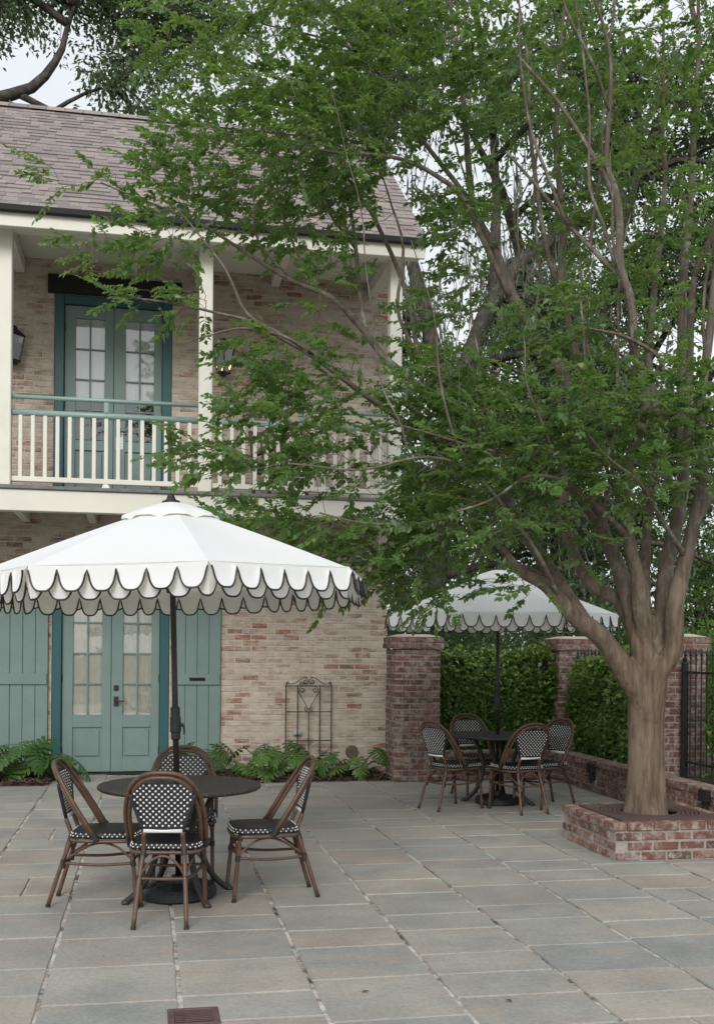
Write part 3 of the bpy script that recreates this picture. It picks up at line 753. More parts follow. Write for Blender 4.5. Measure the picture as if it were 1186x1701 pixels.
def trellis():
    t = thing('trellis', 'black wrought iron garden trellis with scrolled top against brick wall', 'trellis', (2.10, WY-0.08, 0))
    y = WY-0.075; x0, x1 = 1.80, 2.405
    for x, zt in ((x0, 1.16), (x0+0.155, 1.15), (x1-0.155, 1.15), (x1, 1.16)):
        m = MB(); m.tube([(x, y-0.02, 0.0), (x, y, zt)], 0.0075, 6); obj('upright', m, 'black_iron', t)
    m = MB(); xm = (x0+x1)/2; m.tube([(xm, y-0.018, 0.0), (xm, y-0.004, 0.80)], 0.0065, 6); obj('upright', m, 'black_iron', t)
    for z in (0.42, 0.80, 1.14):
        m = MB(); m.tube([(x0, y-0.008, z), (x1, y-0.008, z)], 0.0065, 6); obj('crossbar', m, 'black_iron', t)
    m = MB(); m.tube([(x0+0.155, y-.006, 1.08), (xm, y-.006, 0.83), (x1-0.155, y-.006, 1.08)], 0.006, 6); obj('chevron', m, 'black_iron', t)
    def scroll(cx, cz, r0, a0, turns, sgn):
        P = []
        for q in range(26):
            a = a0+sgn*2*math.pi*turns*q/25; rr = r0*(1-0.75*q/25); P.append((cx+rr*math.cos(a), y-.006, cz+rr*math.sin(a)))
        m = MB(); m.tube(P, 0.0055, 5); obj('scroll', m, 'black_iron', t, smooth=True)
    for s in (-1, 1):
        scroll(xm+s*0.045, 1.20, 0.045, R(90), 1.2, s); scroll(xm+s*0.085, 1.09, 0.045, R(90), 1.2, -s); scroll(xm+s*0.028, 0.835, 0.028, R(90), 1.1, -s)
        scroll(xm+s*0.28, 1.18, 0.022, R(-90), 1.1, s)
        m = MB(); m.tube(spline([(xm+s*0.30, y-.006, 1.175), (xm+s*0.20, y-.006, 1.17), (xm+s*0.09, y-.006, 1.24), (xm+s*0.02, y-.006, 1.26)], 5), 0.0055, 5); obj('scroll', m, 'black_iron', t, smooth=True)
trellis()

# ------------------------------------------------------------------ garden walls
def pier(x0, x1, y0, y1, label):
    t = thing('brick_pier', label, 'pier', ((x0+x1)/2, (y0+y1)/2, 0), 'brick piers of the garden fence')
    m = MB(); m.box(x0+.008, x1-.008, y0+.008, y1-.008, -0.05, 1.63); obj('core', m, 'red_mortar', t)
    ring(x0, x1, y0, y1, 0.0, 22, 0.0745, t, 'red_brick')
    e = 0.035; m = MB(); m.box(x0-e+.012, x1+e-.012, y0-e+.012, y1+e-.012, 1.641, 1.782); cp = obj('cap', m, 'red_mortar', t)
    ring(x0-e, x1+e, y0-e, y1+e, 1.641, 2, 0.0735, cp, 'red_brick', start=1)
    m = MB(); xm, ym = (x0+x1)/2, (y0+y1)/2; b = 0.012
    m.add([(x0-b, y0-b, 1.788), (x1+b, y0-b, 1.788), (x1+b, y1+b, 1.788), (x0-b, y1+b, 1.788), (x0+.12, y0+.12, 1.822), (x1-.12, y0+.12, 1.822), (x1-.12, y1-.12, 1.822), (x0+.12, y1-.12, 1.822)],
          [(4, 5, 6, 7), (0, 1, 5, 4), (1, 2, 6, 5), (2, 3, 7, 6), (3, 0, 4, 7)]); obj('mortar_crown', m, 'wall_mortar', cp)
pier(2.985, 3.570, 12.93, 13.43, 'red brick pier at the corner of the cream brick house')
pier(5.24, 5.76, 13.26, 13.78, 'red brick pier between the two clipped hedges')
pier(5.24, 5.76, 10.44, 10.96, 'red brick pier behind the crape myrtle trunk')

t = thing('planter_wall', 'low red brick planter wall running round the fence corner', 'wall', (5.1, 10.5, 0))
m = MB(); m.box(3.585, 5.30, 13.012, 13.20, -0.05, 0.368); m.box(5.092, 5.288, 6.5, 13.011, -0.05, 0.368); obj('core', m, 'red_mortar', t)
for k in range(4):
    run_bricks(3.58, 5.08, 13.05, k*.0745, .0745, 'x', t, 'red_brick', k % 2, joint=.016)
    run_bricks(6.5, 13.0, 5.13, k*.0745, .0745, 'y', t, 'red_brick', k % 2, joint=.016)
x = 3.58
while x < 5.05:
    put_brick((x+.05, 13.095, .298+.037), (.215, .098-.010, .066), 'y', t, 'red_brick'); x += .1
y = 6.5
while y < 13.15:
    put_brick((5.18, y+.05, .298+.037), (.225, .088, .066), 'x', t, 'red_brick'); y += .1
for (yy, zz, lb) in ((11.76, 0.22, 'black box light on the planter wall near the far chairs'), (9.17, 0.25, 'black box light on the planter wall at the right edge')):
    m = MB(); m.cbox(5.02, 5.078, yy-0.075, yy+0.075, zz, zz+0.11, 0.006); m.cbox(5.035, 5.078, yy-0.04, yy+0.04, zz-0.09, zz+0.0, 0.006)
    m.tube([(5.05, yy, zz-0.08), (5.05, yy, zz-0.12)], 0.012, 6)
    tag(obj('wall_light', m, 'black_iron'), lb, 'light', 'lights on the planter wall')
m = MB(); m.box(5.29, 6.6, 6.5, 14.6, -0.05, 0.33); m.box(3.59, 5.288, 13.202, 14.6, -0.05, 0.33); bed = struct(obj('planting_bed', m, 'soil'))
m = MB(); m.box(6.6, 16, 2, 30, -0.058, -0.03); struct(obj('gravel_path', m, 'pale_gravel'))

# tree planter
TX, TY = 4.10, 8.40
t = thing('tree_planter', 'low square red brick planter with iron grate around the tree', 'planter', (4.11, 8.38, 0))
m = MB(); m.box(3.577, 4.643, 7.847, 8.913, -0.05, 0.20)
for a in ((3.577, 4.643, 7.847, 7.94), (3.577, 4.643, 8.82, 8.913), (3.577, 3.67, 7.94, 8.82), (4.55, 4.643, 7.94, 8.82)): m.box(*a, 0.2005, 0.287)
obj('core', m, 'red_mortar', t)
ring(3.57, 4.65, 7.84, 8.92, -.004, 3, 0.0765, t, 'red_brick', jt=.019)
ring(3.558, 4.662, 7.828, 8.932, 0.2255, 1, 0.0765, t, 'red_brick', start=1, jt=.017)
m = MB(); m.box(3.67, 4.55, 7.94, 8.82, 0.2005, 0.25); obj('soil', m, 'soil', t)
gc = (4.11, 8.38); gh = 0.435; n = 64; V = []
for zz in (0.303, 0.283):
    for k in range(n):
        a = 2*math.pi*k/n; V.append((gc[0]+.405*math.cos(a), gc[1]+.405*math.sin(a), zz))
    for k in range(n):
        a = 2*math.pi*k/n; s = gh/max(abs(math.cos(a)), abs(math.sin(a))); V.append((gc[0]+s*math.cos(a), gc[1]+s*math.sin(a), zz))
m = MB(); F = []
for k in range(n):
    j = (k+1) % n; F += [(k, j, n+j, n+k), (2*n+k, 3*n+k, 3*n+j, 2*n+j), (k, 2*n+k, 2*n+j, j), (n+k, n+j, 3*n+j, 3*n+k)]
m.add(V, F); gr = obj('grate', m, 'grate_iron', t)
for q, rr_ in enumerate((0.245, 0.28, 0.315, 0.35, 0.383)):
    m = MB(); ri, ro = rr_-.0105, rr_+.0105; V = [(gc[0]+r_*math.cos(2*math.pi*k/48), gc[1]+r_*math.sin(2*math.pi*k/48), z_) for r_, z_ in ((ri, .302), (ro, .302), (ro, .284), (ri, .284)) for k in range(48)]
    m.add(V, [(a*48+k, a*48+(k+1) % 48, ((a+1) % 4)*48+(k+1) % 48, ((a+1) % 4)*48+k) for a in range(4) for k in range(48)]); obj('ring_bar', m, 'grate_iron', gr)
for k in range(16):
    a = 2*math.pi*(k+.5)/16; m = MB(); m.tube([(gc[0]+.235*math.cos(a), gc[1]+.235*math.sin(a), .292), (gc[0]+.41*math.cos(a), gc[1]+.41*math.sin(a), .292)], .009, 4); obj('spoke', m, 'grate_iron', gr)

# floor drain
t = thing('floor_drain', 'small brown slotted floor drain set in the paving', 'drain', (0.22, 4.80, 0))
m = MB(); x0, x1, y0, y1 = 0.105, 0.33, 4.70, 4.91
m.cbox(x0, x1, y0, y0+.02, -.006, .008, .003); m.cbox(x0, x1, y1-.02, y1, -.006, .008, .003); m.cbox(x0, x0+.03, y0+.02, y1-.02, -.006, .0078, .003); m.cbox(x1-.03, x1, y0+.02, y1-.02, -.006, .0078, .003)
obj('frame', m, 'drain_iron', t)
m = MB(); m.box(x0+.002, x1-.002, y0+.002, y1-.002, -.007, .002); obj('pit_shade', m, 'shade_panel', t)  # near-black plate just below the slats, painted as the shade of a deep drain
for k in range(7):
    yy = y0+.03+k*.0225; m = MB(); m.cbox(x0+.03, x1-.03, yy, yy+.0125, .0052, .0076, .001); obj('slat', m, 'drain_iron', t)

# ------------------------------------------------------------------ iron fences
def fence(a, b, n, label, posts):
    a, b = Vector(a), Vector(b); d = b-a; t = thing('iron_fence', label, 'fence', a, 'black iron picket fences')
    ax = 'x' if abs(d.x) > abs(d.y) else 'y'
    for z in (0.50, 1.42):
        m = MB(); m.tube([a+Vector((0, 0, z)), b+Vector((0, 0, z))], 0.016, 4); obj('rail', m, 'black_iron', t)
    base = MB(); base.tube([(0, 0, 0.36), (0, 0, 1.56)], 0.0085, 6); base.lathe([(0.0, 1.55), (.017, 1.565), (.010, 1.585), (.020, 1.60), (.008, 1.64), (0, 1.68)], 6)
    pm = base.mesh('picket'); pm.materials.append(MATS['black_iron'])
    for k in range(n):
        f = (k+0.5)/n; q = a+d*f; inst('picket', pm, (q.x, q.y, 0), t)
    for f in posts:
        q = a+d*f; m = MB(); m.cbox(q.x-.028, q.x+.028, q.y-.028, q.y+.028, 0.3, 1.50, .004); m.lathe([(.04, 1.50), (.04, 1.515), (.02, 1.53), (.03, 1.555), (0, 1.585)], 8, (q.x, q.y, 0)); obj('post', m, 'black_iron', t)
fence((3.62, 13.52, 0), (5.2, 13.52, 0), 14, 'black iron picket fence behind the hedge between the left two piers', (0.02, 0.97))
fence((5.46, 13.22, 0), (5.46, 11.0, 0), 20, 'black iron picket fence between the two right hand piers', (0.03, 0.97))
fence((5.46, 10.38, 0), (5.46, 7.4, 0), 27, 'black iron picket fence at the right edge, ahead of the last pier', (0.015, 0.97))

# ------------------------------------------------------------------ hedges
def hedge(x0, x1, y0, y1, z0, z1, n, label, seed):
    r = np.random.default_rng(seed); t = thing('hedge', label, 'hedge', ((x0+x1)/2, (y0+y1)/2, z0), 'clipped hedges along the fence')
    c = np.array([(x0+x1)/2, (y0+y1)/2, (z0+z1)/2]); h = np.array([(x1-x0)/2, (y1-y0)/2, (z1-z0)/2])
    u = r.uniform(-1, 1, (n, 3)); k = np.argmax(np.abs(u), 1); sc = 1-0.45*r.random(n)**1.6
    s = u.copy(); s[np.arange(n), k] = np.sign(s[np.arange(n), k])
    P = c+s*h*np.where(r.random(n)[:, None] < .8, sc[:, None]**.5, sc[:, None])
    bumpy = np.array([mnoise.noise(Vector((float(p[0])*2.3, float(p[1])*2.3, float(p[2])*2.6+seed))) for p in P])
    P += s*0.16*bumpy[:, None]; P[:, 2] += 0.12*(s[:, 2] > .9)*r.random(n)**3
    keep = bumpy > -0.55+0.1*r.random(n); P, s = P[keep], s[keep]; n = len(P)
    D = s*0.35+unit(n)*0.9+np.array([0, 0, .1]); U = s*.7+unit(n)*.55+np.array([0, 0, .6])
    V, F = leaf_cloud(P, D, U, r.uniform(.05, .085, n), r.uniform(.034, .054, n))
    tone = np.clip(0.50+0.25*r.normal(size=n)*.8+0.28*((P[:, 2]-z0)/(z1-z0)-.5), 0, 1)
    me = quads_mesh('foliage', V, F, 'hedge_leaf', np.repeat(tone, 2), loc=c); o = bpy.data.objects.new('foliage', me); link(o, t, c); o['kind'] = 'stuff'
    m = MB(); rr = random.Random(seed)
    for q in range(14):
        x, y = rr.uniform(x0+.1*(x1-x0), x1-.1*(x1-x0)), rr.uniform(y0+.25*(y1-y0), y1-.25*(y1-y0))
        m.tube([(x, y, z0-.02), (x+rr.uniform(-.1, .1), y+rr.uniform(-.05, .05), (z0+z1)/2), (x+rr.uniform(-.2, .2), y+rr.uniform(-.1, .1), z1-.1)], [.014, .010, .004], 5)
    obj('stems', m, 'branch_bark', t)
hedge(3.58, 5.22, 13.30, 13.78, 0.33, 1.53, 20000, 'dense green hedge behind the far table between two brick piers', 1)
hedge(5.30, 5.80, 11.15, 13.1, 0.33, 1.47, 19000, 'dense green hedge behind the tree trunk, right of the middle pier', 2)
hedge(5.50, 6.25, 8.4, 9.95, 0.33, 1.45, 11000, 'leafy green hedge at the right edge behind iron pickets', 3)

# ------------------------------------------------------------------ mulch and philodendrons
def mulch(x0, x1, y0, y1, seed, label):
    m = MB(); rr = random.Random(seed)
    NXm, NYm = 30, 10
    m.add([(x0+(x1-x0)*i/NXm, y0+(y1-y0)*j/NYm+(0.05*math.sin(i*1.3) if j == 0 else 0), -0.006 if j == 0 else .025+.03*mnoise.noise(Vector((i*.6, j*.6, seed)))) for j in range(NYm+1) for i in range(NXm+1)],
          [(j*(NXm+1)+i, j*(NXm+1)+i+1, (j+1)*(NXm+1)+i+1, (j+1)*(NXm+1)+i) for j in range(NYm) for i in range(NXm)])
    for q in range(int(900*(x1-x0))):
        x, y = rr.uniform(x0, x1), rr.uniform(y0-.03, y1); z = .03+rr.uniform(0, .03); a = rr.uniform(0, 6.28); l, w_ = rr.uniform(.015, .05), rr.uniform(.006, .014); tl = rr.uniform(-.5, .5)
        ca, sa = math.cos(a), math.sin(a)
        m.add([(x+ca*l-sa*w_, y+sa*l+ca*w_, z+tl*l), (x-ca*l-sa*w_, y-sa*l+ca*w_, z-tl*l), (x-ca*l+sa*w_, y-sa*l-ca*w_, z-tl*l+.004), (x+ca*l+sa*w_, y+sa*l-ca*w_, z+tl*l+.004)], [(0, 1, 2, 3)], rr.random())
    o = obj('mulch', m, 'mulch', kind='stuff'); tag(o, label, 'mulch')
mulch(0.47, 3.0, BED_Y, WY-.005, 4, 'brown bark mulch bed along the brick wall right of the doors')
mulch(-4.2, -1.12, BED_Y, WY-.005, 5, 'brown bark mulch bed under the left shutter')

def lobed_leaf(seed):
    rr = random.Random(seed); m = MB(); L = 1.0; n = 7
    def zc(x, y): return 0.10*math.sin(x*2.2)-.30*y*y-.18*x*x
    rib = [(x, .035*(1-x)+.012) for x in [i/10 for i in range(11)]]
    V = [(x, s*w_, zc(x, 0)) for x, w_ in rib for s in (-1, 1)]; m.add(V, [(2*i, 2*i+1, 2*i+3, 2*i+2) for i in range(10)])
    for s in (-1, 1):
        for k in range(n):
            f = k/(n-1); x0 = .04+.80*f; ang = R(128-95*f+rr.uniform(-5, 5)); ln = (.30+.22*math.sin(math.pi*min(1, f*.9+.18)))*rr.uniform(.88, 1.1)
            wd = .072*rr.uniform(.85, 1.15); dx, dy = math.cos(ang), math.sin(ang); px_, py_ = -dy, dx; P = []
            for tq, wq in ((0, .55), (.35, .9), (.7, 1.0), (.9, .6), (1.0, .05)):
                cx, cy = x0+dx*ln*tq+.05*tq*tq, dy*ln*tq+.01
                for sg in (-1, 1):
                    X, Y = cx+px_*wd*wq*sg, cy+py_*wd*wq*sg; P.append((X, s*Y, zc(X, Y)+.012*(1-sg*sg)-(.04*tq*tq)))
            m.add(P, [(2*i, 2*i+1, 2*i+3, 2*i+2) for i in range(4)])
    P = [(.95, -.04, zc(.95, 0)), (.95, .04, zc(.95, 0)), (1.12, .045, zc(1.12, 0)), (1.12, -.045, zc(1.12, 0)), (1.3, 0, zc(1.3, 0))]
    m.add(P, [(0, 1, 2, 3), (3, 2, 4)])
    me = m.mesh('leaf', None, True); me.materials.append(MATS['philodendron_leaf']); return me
LEAVES = [lobed_leaf(s) for s in range(4)]
def philodendron(x, y, n, hgt, size, label, seed, spread=1.0, aim=None):
    rr = random.Random(seed); t = thing('philodendron', label, 'plant', (x, y, 0), 'split leaf philodendrons along the wall')
    for k in range(n):
        a = R(rr.uniform(150, 390)) if aim is None else R(aim+rr.uniform(-95, 95)); rad = rr.uniform(.08, .34)*spread; h = hgt*rr.uniform(.35, 1.0)
        tip = Vector((x+rad*math.cos(a), min(y+rad*math.sin(a), WY-.16), .04+h))
        m = MB(); m.tube(spline([(x+rr.uniform(-.05, .05), y+rr.uniform(-.05, .03), .0), ((x+tip.x)/2, (y+tip.y)/2, h*.62), tuple(tip)], 4), .0085, 5); obj('stalk', m, 'stalk', t, smooth=True)
        o = inst('leaf', rr.choice(LEAVES), tip, t); sc = size*rr.uniform(.75, 1.15); o.scale = (sc, sc, sc)
        o.rotation_euler = (R(rr.uniform(-18, 18)), R(rr.uniform(15, 55)), a+R(rr.uniform(-20, 20)))
philodendron(-1.50, 13.62, 16, 0.42, 0.358, 'large split leaf philodendron under the left shutter', 21, 1.25)
philodendron(-1.12, 13.72, 10, 0.46, 0.336, 'split leaf philodendron beside the left door jamb', 22, 1.0)
philodendron(0.72, 13.85, 5, 0.40, 0.246, 'small philodendron behind the back chair, below the right shutter', 23, .8)
philodendron(1.05, 13.70, 7, 0.24, 0.269, 'low philodendron at the foot of the right shutter edge', 24, 1.0)
philodendron(1.62, 13.62, 13, 0.46, 0.302, 'tall stalked philodendron left of the iron trellis', 25, 1.25)
philodendron(1.98, 13.70, 6, 0.30, 0.269, 'philodendron growing in front of the iron trellis', 26, 1.0)
philodendron(2.62, 13.55, 14, 0.34, 0.28, 'philodendron between the trellis and the corner pier', 27, 1.3)

# ------------------------------------------------------------------ bistro chair
def make_chair():
    t = thing('bistro_chair', 'x', 'chair', (0, 0, 0), 'woven bistro chairs')
    # lean plane of the back: y falls as z rises
    def lean(z): return -0.045-(z-0.46)*0.625
    def arch(hw, zt, z0, off, wmid=1.04):
        P = []
        for k in range(33):
            a = math.pi*k/32; cx = -math.cos(a); s = math.sin(a)
            zz = z0+(zt-z0)*(s**0.62 if s > 0 else 0)
            ww = hw*(abs(cx)**0.72)*(1 if cx > 0 else -1)
            # pinch towards the seat
            ww *= 0.955+0.045*min(1, (zz-z0)/0.2)*wmid
            P.append((ww, lean(zz)+off, zz))
        return P
    m = MB(); m.tube(arch(.240, .900, .425, 0), .0135, 10); obj('outer_hoop', m, 'bamboo', t, smooth=True)
    m = MB(); m.tube(arch(.212, .872, .430, -.024), .0125, 10); obj('inner_hoop', m, 'bamboo', t, smooth=True)
    # woven back panel
    def pw(z):      # half width of panel
        f = (z-.545)/(.850-.545); f = max(0, min(1, f))
        w0 = .112+.075*min(1, f/.72)
        if f > .72: w0 = .187*math.sqrt(max(0, 1-((f-.72)/.28)**2))
        return w0
    def py(x, z): return -.243-(z-.545)*.20+.5*x*x
    NZ, NX = 18, 10; V = []
    for side in (0, 1):
        for j in range(NZ+1):
            z = .545+(.850-.545)*j/NZ
            for i in range(NX+1):
                x = pw(z)*(-1+2*i/NX); V.append((x, py(x, z)+(.005 if side else -.005), z))
    N1 = (NX+1)*(NZ+1); F = []
    for side in (0, 1):
        for j in range(NZ):
            for i in range(NX): F.append(tuple(side*N1+q for q in (j*(NX+1)+i, j*(NX+1)+i+1, (j+1)*(NX+1)+i+1, (j+1)*(NX+1)+i)))
    for j in range(NZ):
        for i in (0, NX): F.append((j*(NX+1)+i, (j+1)*(NX+1)+i, N1+(j+1)*(NX+1)+i, N1+j*(NX+1)+i))
    m = MB(); m.add(V, F); bk = obj('backrest', m, 'weave_black', t, smooth=True)
    d = MB(); row = 0; z = .584
    while z < .840:
        wv = pw(z)-.015; x = -.216+(.018 if row % 2 else 0)
        while x < .2:
            if abs(x) < wv:
                y = py(x, z); d.cbox(x-.0060, x+.0060, y-.0082, y+.0082, z-.0058, z+.0058, .0028)
            x += .036
        z += .0172; row += 1
    obj('white_weave', d, 'weave_white', bk, kind='stuff')
    m = MB(); m.tube([(-.113, py(.113, .553)-.002, .553), (.113, py(.113, .553)-.002, .553)], .0135, 8); obj('white_binding', m, 'weave_white', bk, smooth=True)
    for s in (-1, 1):
        m = MB(); m.tube([(s*pw(z_), py(pw(z_), z_), z_) for z_ in (.545, .60, .65, .70, .75, .77)], .012, 8); obj('black_binding', m, 'weave_black', bk, smooth=True)
    # seat
    m = MB(); n = 40
    def so(a, k): 
        ca, sa = math.cos(a), math.sin(a); e = .42
        return (.222*k*math.copysign(abs(ca)**e, ca)*(1-.06*(sa < 0)), .01+.215*k*math.copysign(abs(sa)**e, sa))
    V = []
    for k_, z_ in ((.90, .428), (1.0, .438), (1.01, .452), (.985, .464), (.93, .468), (.5, .464), (.02, .462)):
        for q in range(n): x, y = so(2*math.pi*q/n, k_); V.append((x, y, z_))
    F = [(a*n+q, a*n+(q+1) % n, (a+1)*n+(q+1) % n, (a+1)*n+q) for a in range(6) for q in range(n)]+[tuple(reversed(range(n)))]
    m.add(V, F); st = obj('seat', m, 'weave_black', t, smooth=True)
    d = MB()
    for ringk, (kk, z_) in enumerate(((1.012, .4485), (.988, .4635))):
        nn = 48
        for q in range(nn):
            a0 = 2*math.pi*(q+.5*(ringk % 2))/nn
            ca, sa = math.cos(a0), math.sin(a0); sc = 1/max(abs(ca), abs(sa)); x, y = ca*sc, sa*sc
            a1 = math.atan2(math.copysign(abs(y)**(1/.42), y), math.copysign(abs(x)**(1/.42), x)); X, Y = so(a1, kk)
            d.cbox(X-.0046, X+.0046, Y-.0046, Y+.0046, z_-.0048, z_+.0036, .0025)
    obj('white_weave', d, 'weave_white', st, kind='stuff')
    m = MB(); P = [(*so(2*math.pi*q/n, .985), .418) for q in range(n)]; m.tube(P, .0115, 8, closed=True); obj('seat_frame', m, 'bamboo', t, smooth=True)
    # legs
    for s in (-1, 1):
        m = MB(); yb = py(.12, .54)
        m.tube(spline([(s*.152, -.335, .012), (s*.135, -.262, .25), (s*.118, -.205, .43), (s*.112, yb-.004, .548)], 5), .0138, 10); lg = obj('leg', m, 'bamboo', t, smooth=True)
        m = MB(); m.tube([(s*.1525, -.337, .0), (s*.152, -.335, .014)], .0155, 10); obj('foot_cap', m, 'strap', lg)
        m = MB(); m.tube([(s*.135, -.262+.012, .238), (s*.134, -.246, .292)], .0175, 10); obj('strap', m, 'strap', lg); m = MB(); m.tube([(s*.120, -.212, .405), (s*.117, -.203, .435)], .0175, 10); obj('strap', m, 'strap', lg)
        m = MB(); m.tube(spline([(s*.200, .218, .012), (s*.197, .196, .25), (s*.196, .178, .428)], 5), .0138, 10); lg = obj('leg', m, 'bamboo', t, smooth=True)
        m = MB(); m.tube([(s*.2005, .219, .0), (s*.200, .218, .014)], .0155, 10); obj('foot_cap', m, 'strap', lg)
        m = MB(); m.tube([(s*.197, .197, .262), (s*.197, .192, .300)], .0175, 10); obj('strap', m, 'strap', lg); m = MB(); m.tube([(s*.196, .180, .395), (s*.196, .178, .43)], .0175, 10); obj('strap', m, 'strap', lg)
        m = MB(); m.tube([(s*.225, -.028, .428), (s*.226, -.052, .472)], .020, 10); obj('strap', m, 'strap', t)
        # side stretcher with bowed brace
        m = MB(); m.tube(spline([(s*.134, -.25, .27), (s*.165, -.03, .262), (s*.197, .193, .28)], 6), .0095, 8); obj('stretcher', m, 'bamboo', t, smooth=True)
        m = MB(); m.tube(spline([(s*.133, -.235, .29), (s*.160, -.10, .375), (s*.175, 0, .402), (s*.188, .10, .375), (s*.197, .19, .30)], 6), .0075, 8); obj('brace', m, 'bamboo', t, smooth=True)
    for (y, hw) in ((-.248, .132), (.192, .197)):
        m = MB(); m.tube(spline([(-hw, y, .275), (0, y+(.02 if y < 0 else -.02), .268), (hw, y, .275)], 6), .0095, 8); obj('stretcher', m, 'bamboo', t, smooth=True)
        m = MB(); m.tube(spline([(-hw, y, .29), (-hw*.55, y+.008, .372), (0, y+.012, .404), (hw*.55, y+.008, .372), (hw, y, .29)], 6), .0075, 8); obj('brace', m, 'bamboo', t, smooth=True)
    return t
chair0 = make_chair()
CH = [((0.09, 6.332), (0.158, 0.988), 'woven bistro chair with its back to the viewer at the near table'),
      ((-0.568, 7.146), (0.991, -0.131), 'woven bistro chair on the left of the near table, facing right'),
      ((1.106, 7.149), (-0.999, -0.039), 'woven bistro chair on the right of the near table, facing left'),
      ((0.27, 8.03), (-0.02, -1.0), 'woven bistro chair behind the near table, mostly hidden by its top'),
      ((2.819, 10.632), (0.898, 0.44), 'leftmost woven bistro chair at the far table by the brick pier'),
      ((3.56, 11.86), (0.12, -0.99), 'woven bistro chair behind the far table, in front of the hedge'),
      ((3.788, 10.189), (-0.204, 0.979), 'woven bistro chair nearest the viewer at the far table'),
      ((4.386, 10.934), (-0.90, -0.44), 'rightmost woven bistro chair at the far table, by the planter wall')]
for i, (mid, fw, lab) in enumerate(CH):
    f = Vector((fw[0], fw[1], 0)).normalized(); c = Vector((mid[0], mid[1], 0))+f*0.335; rz = math.atan2(-f.x, f.y)
    if i: dup(chair0, c, rz, lab)
for i, (mid, fw, lab) in enumerate(CH[:1]):
    f = Vector((fw[0], fw[1], 0)).normalized(); c = Vector((mid[0], mid[1], 0))+f*0.335
    chair0.location = c; chair0.rotation_euler = (0, 0, math.atan2(-f.x, f.y)); chair0['label'] = lab

# ------------------------------------------------------------------ round tables
def make_table():
    t = thing('bistro_table', 'x', 'table', (0, 0, 0), 'round cast metal tables')
    m = MB(); m.lathe([(.028, .715), (.47, .712), (.515, .706), (.526, .714), (.528, .724), (.522, .733), (.50, .7315), (.028, .7325), (.028, .715)], 48); obj('table_top', m, 'table_top', t, smooth=False)
    for a in (38, 128, 218, 308):
        ca, sa = math.cos(R(a)), math.sin(R(a)); P = spline([(.30, .706), (.255, .66), (.20, .56), (.165, .44), (.160, .33), (.195, .20), (.27, .09), (.335, .035), (.37, .018)], 4)
        m = MB(); m.tube([(r_*ca, r_*sa, z_) for r_, z_ in P], [.021]*len(P), 8); m.lathe([(0, .0), (.026, .0), (.028, .012), (.016, .03), (0, .036)], 10, (.375*ca, .375*sa, 0)); obj('leg', m, 'bronze', t, smooth=True)
    m = MB(); P = [(.168*math.cos(2*math.pi*k/24), .168*math.sin(2*math.pi*k/24), .40) for k in range(24)]; m.tube(P, .010, 6, closed=True); obj('brace_ring', m, 'bronze', t, smooth=True)
    m = MB(); P = [(.30*math.cos(2*math.pi*k/32), .30*math.sin(2*math.pi*k/32), .703) for k in range(32)]; m.tube(P, .010, 6, closed=True); obj('top_ring', m, 'bronze', t, smooth=True)
    return t
tab0 = make_table()
dup(tab0, (3.68, 11.03, 0), R(20), 'round dark metal table under the far parasol by the hedge')
tab0.location = (0.222, 7.157, 0); tab0.rotation_euler = (0, 0, R(-12)); tab0['label'] = 'round dark metal table under the large near parasol'

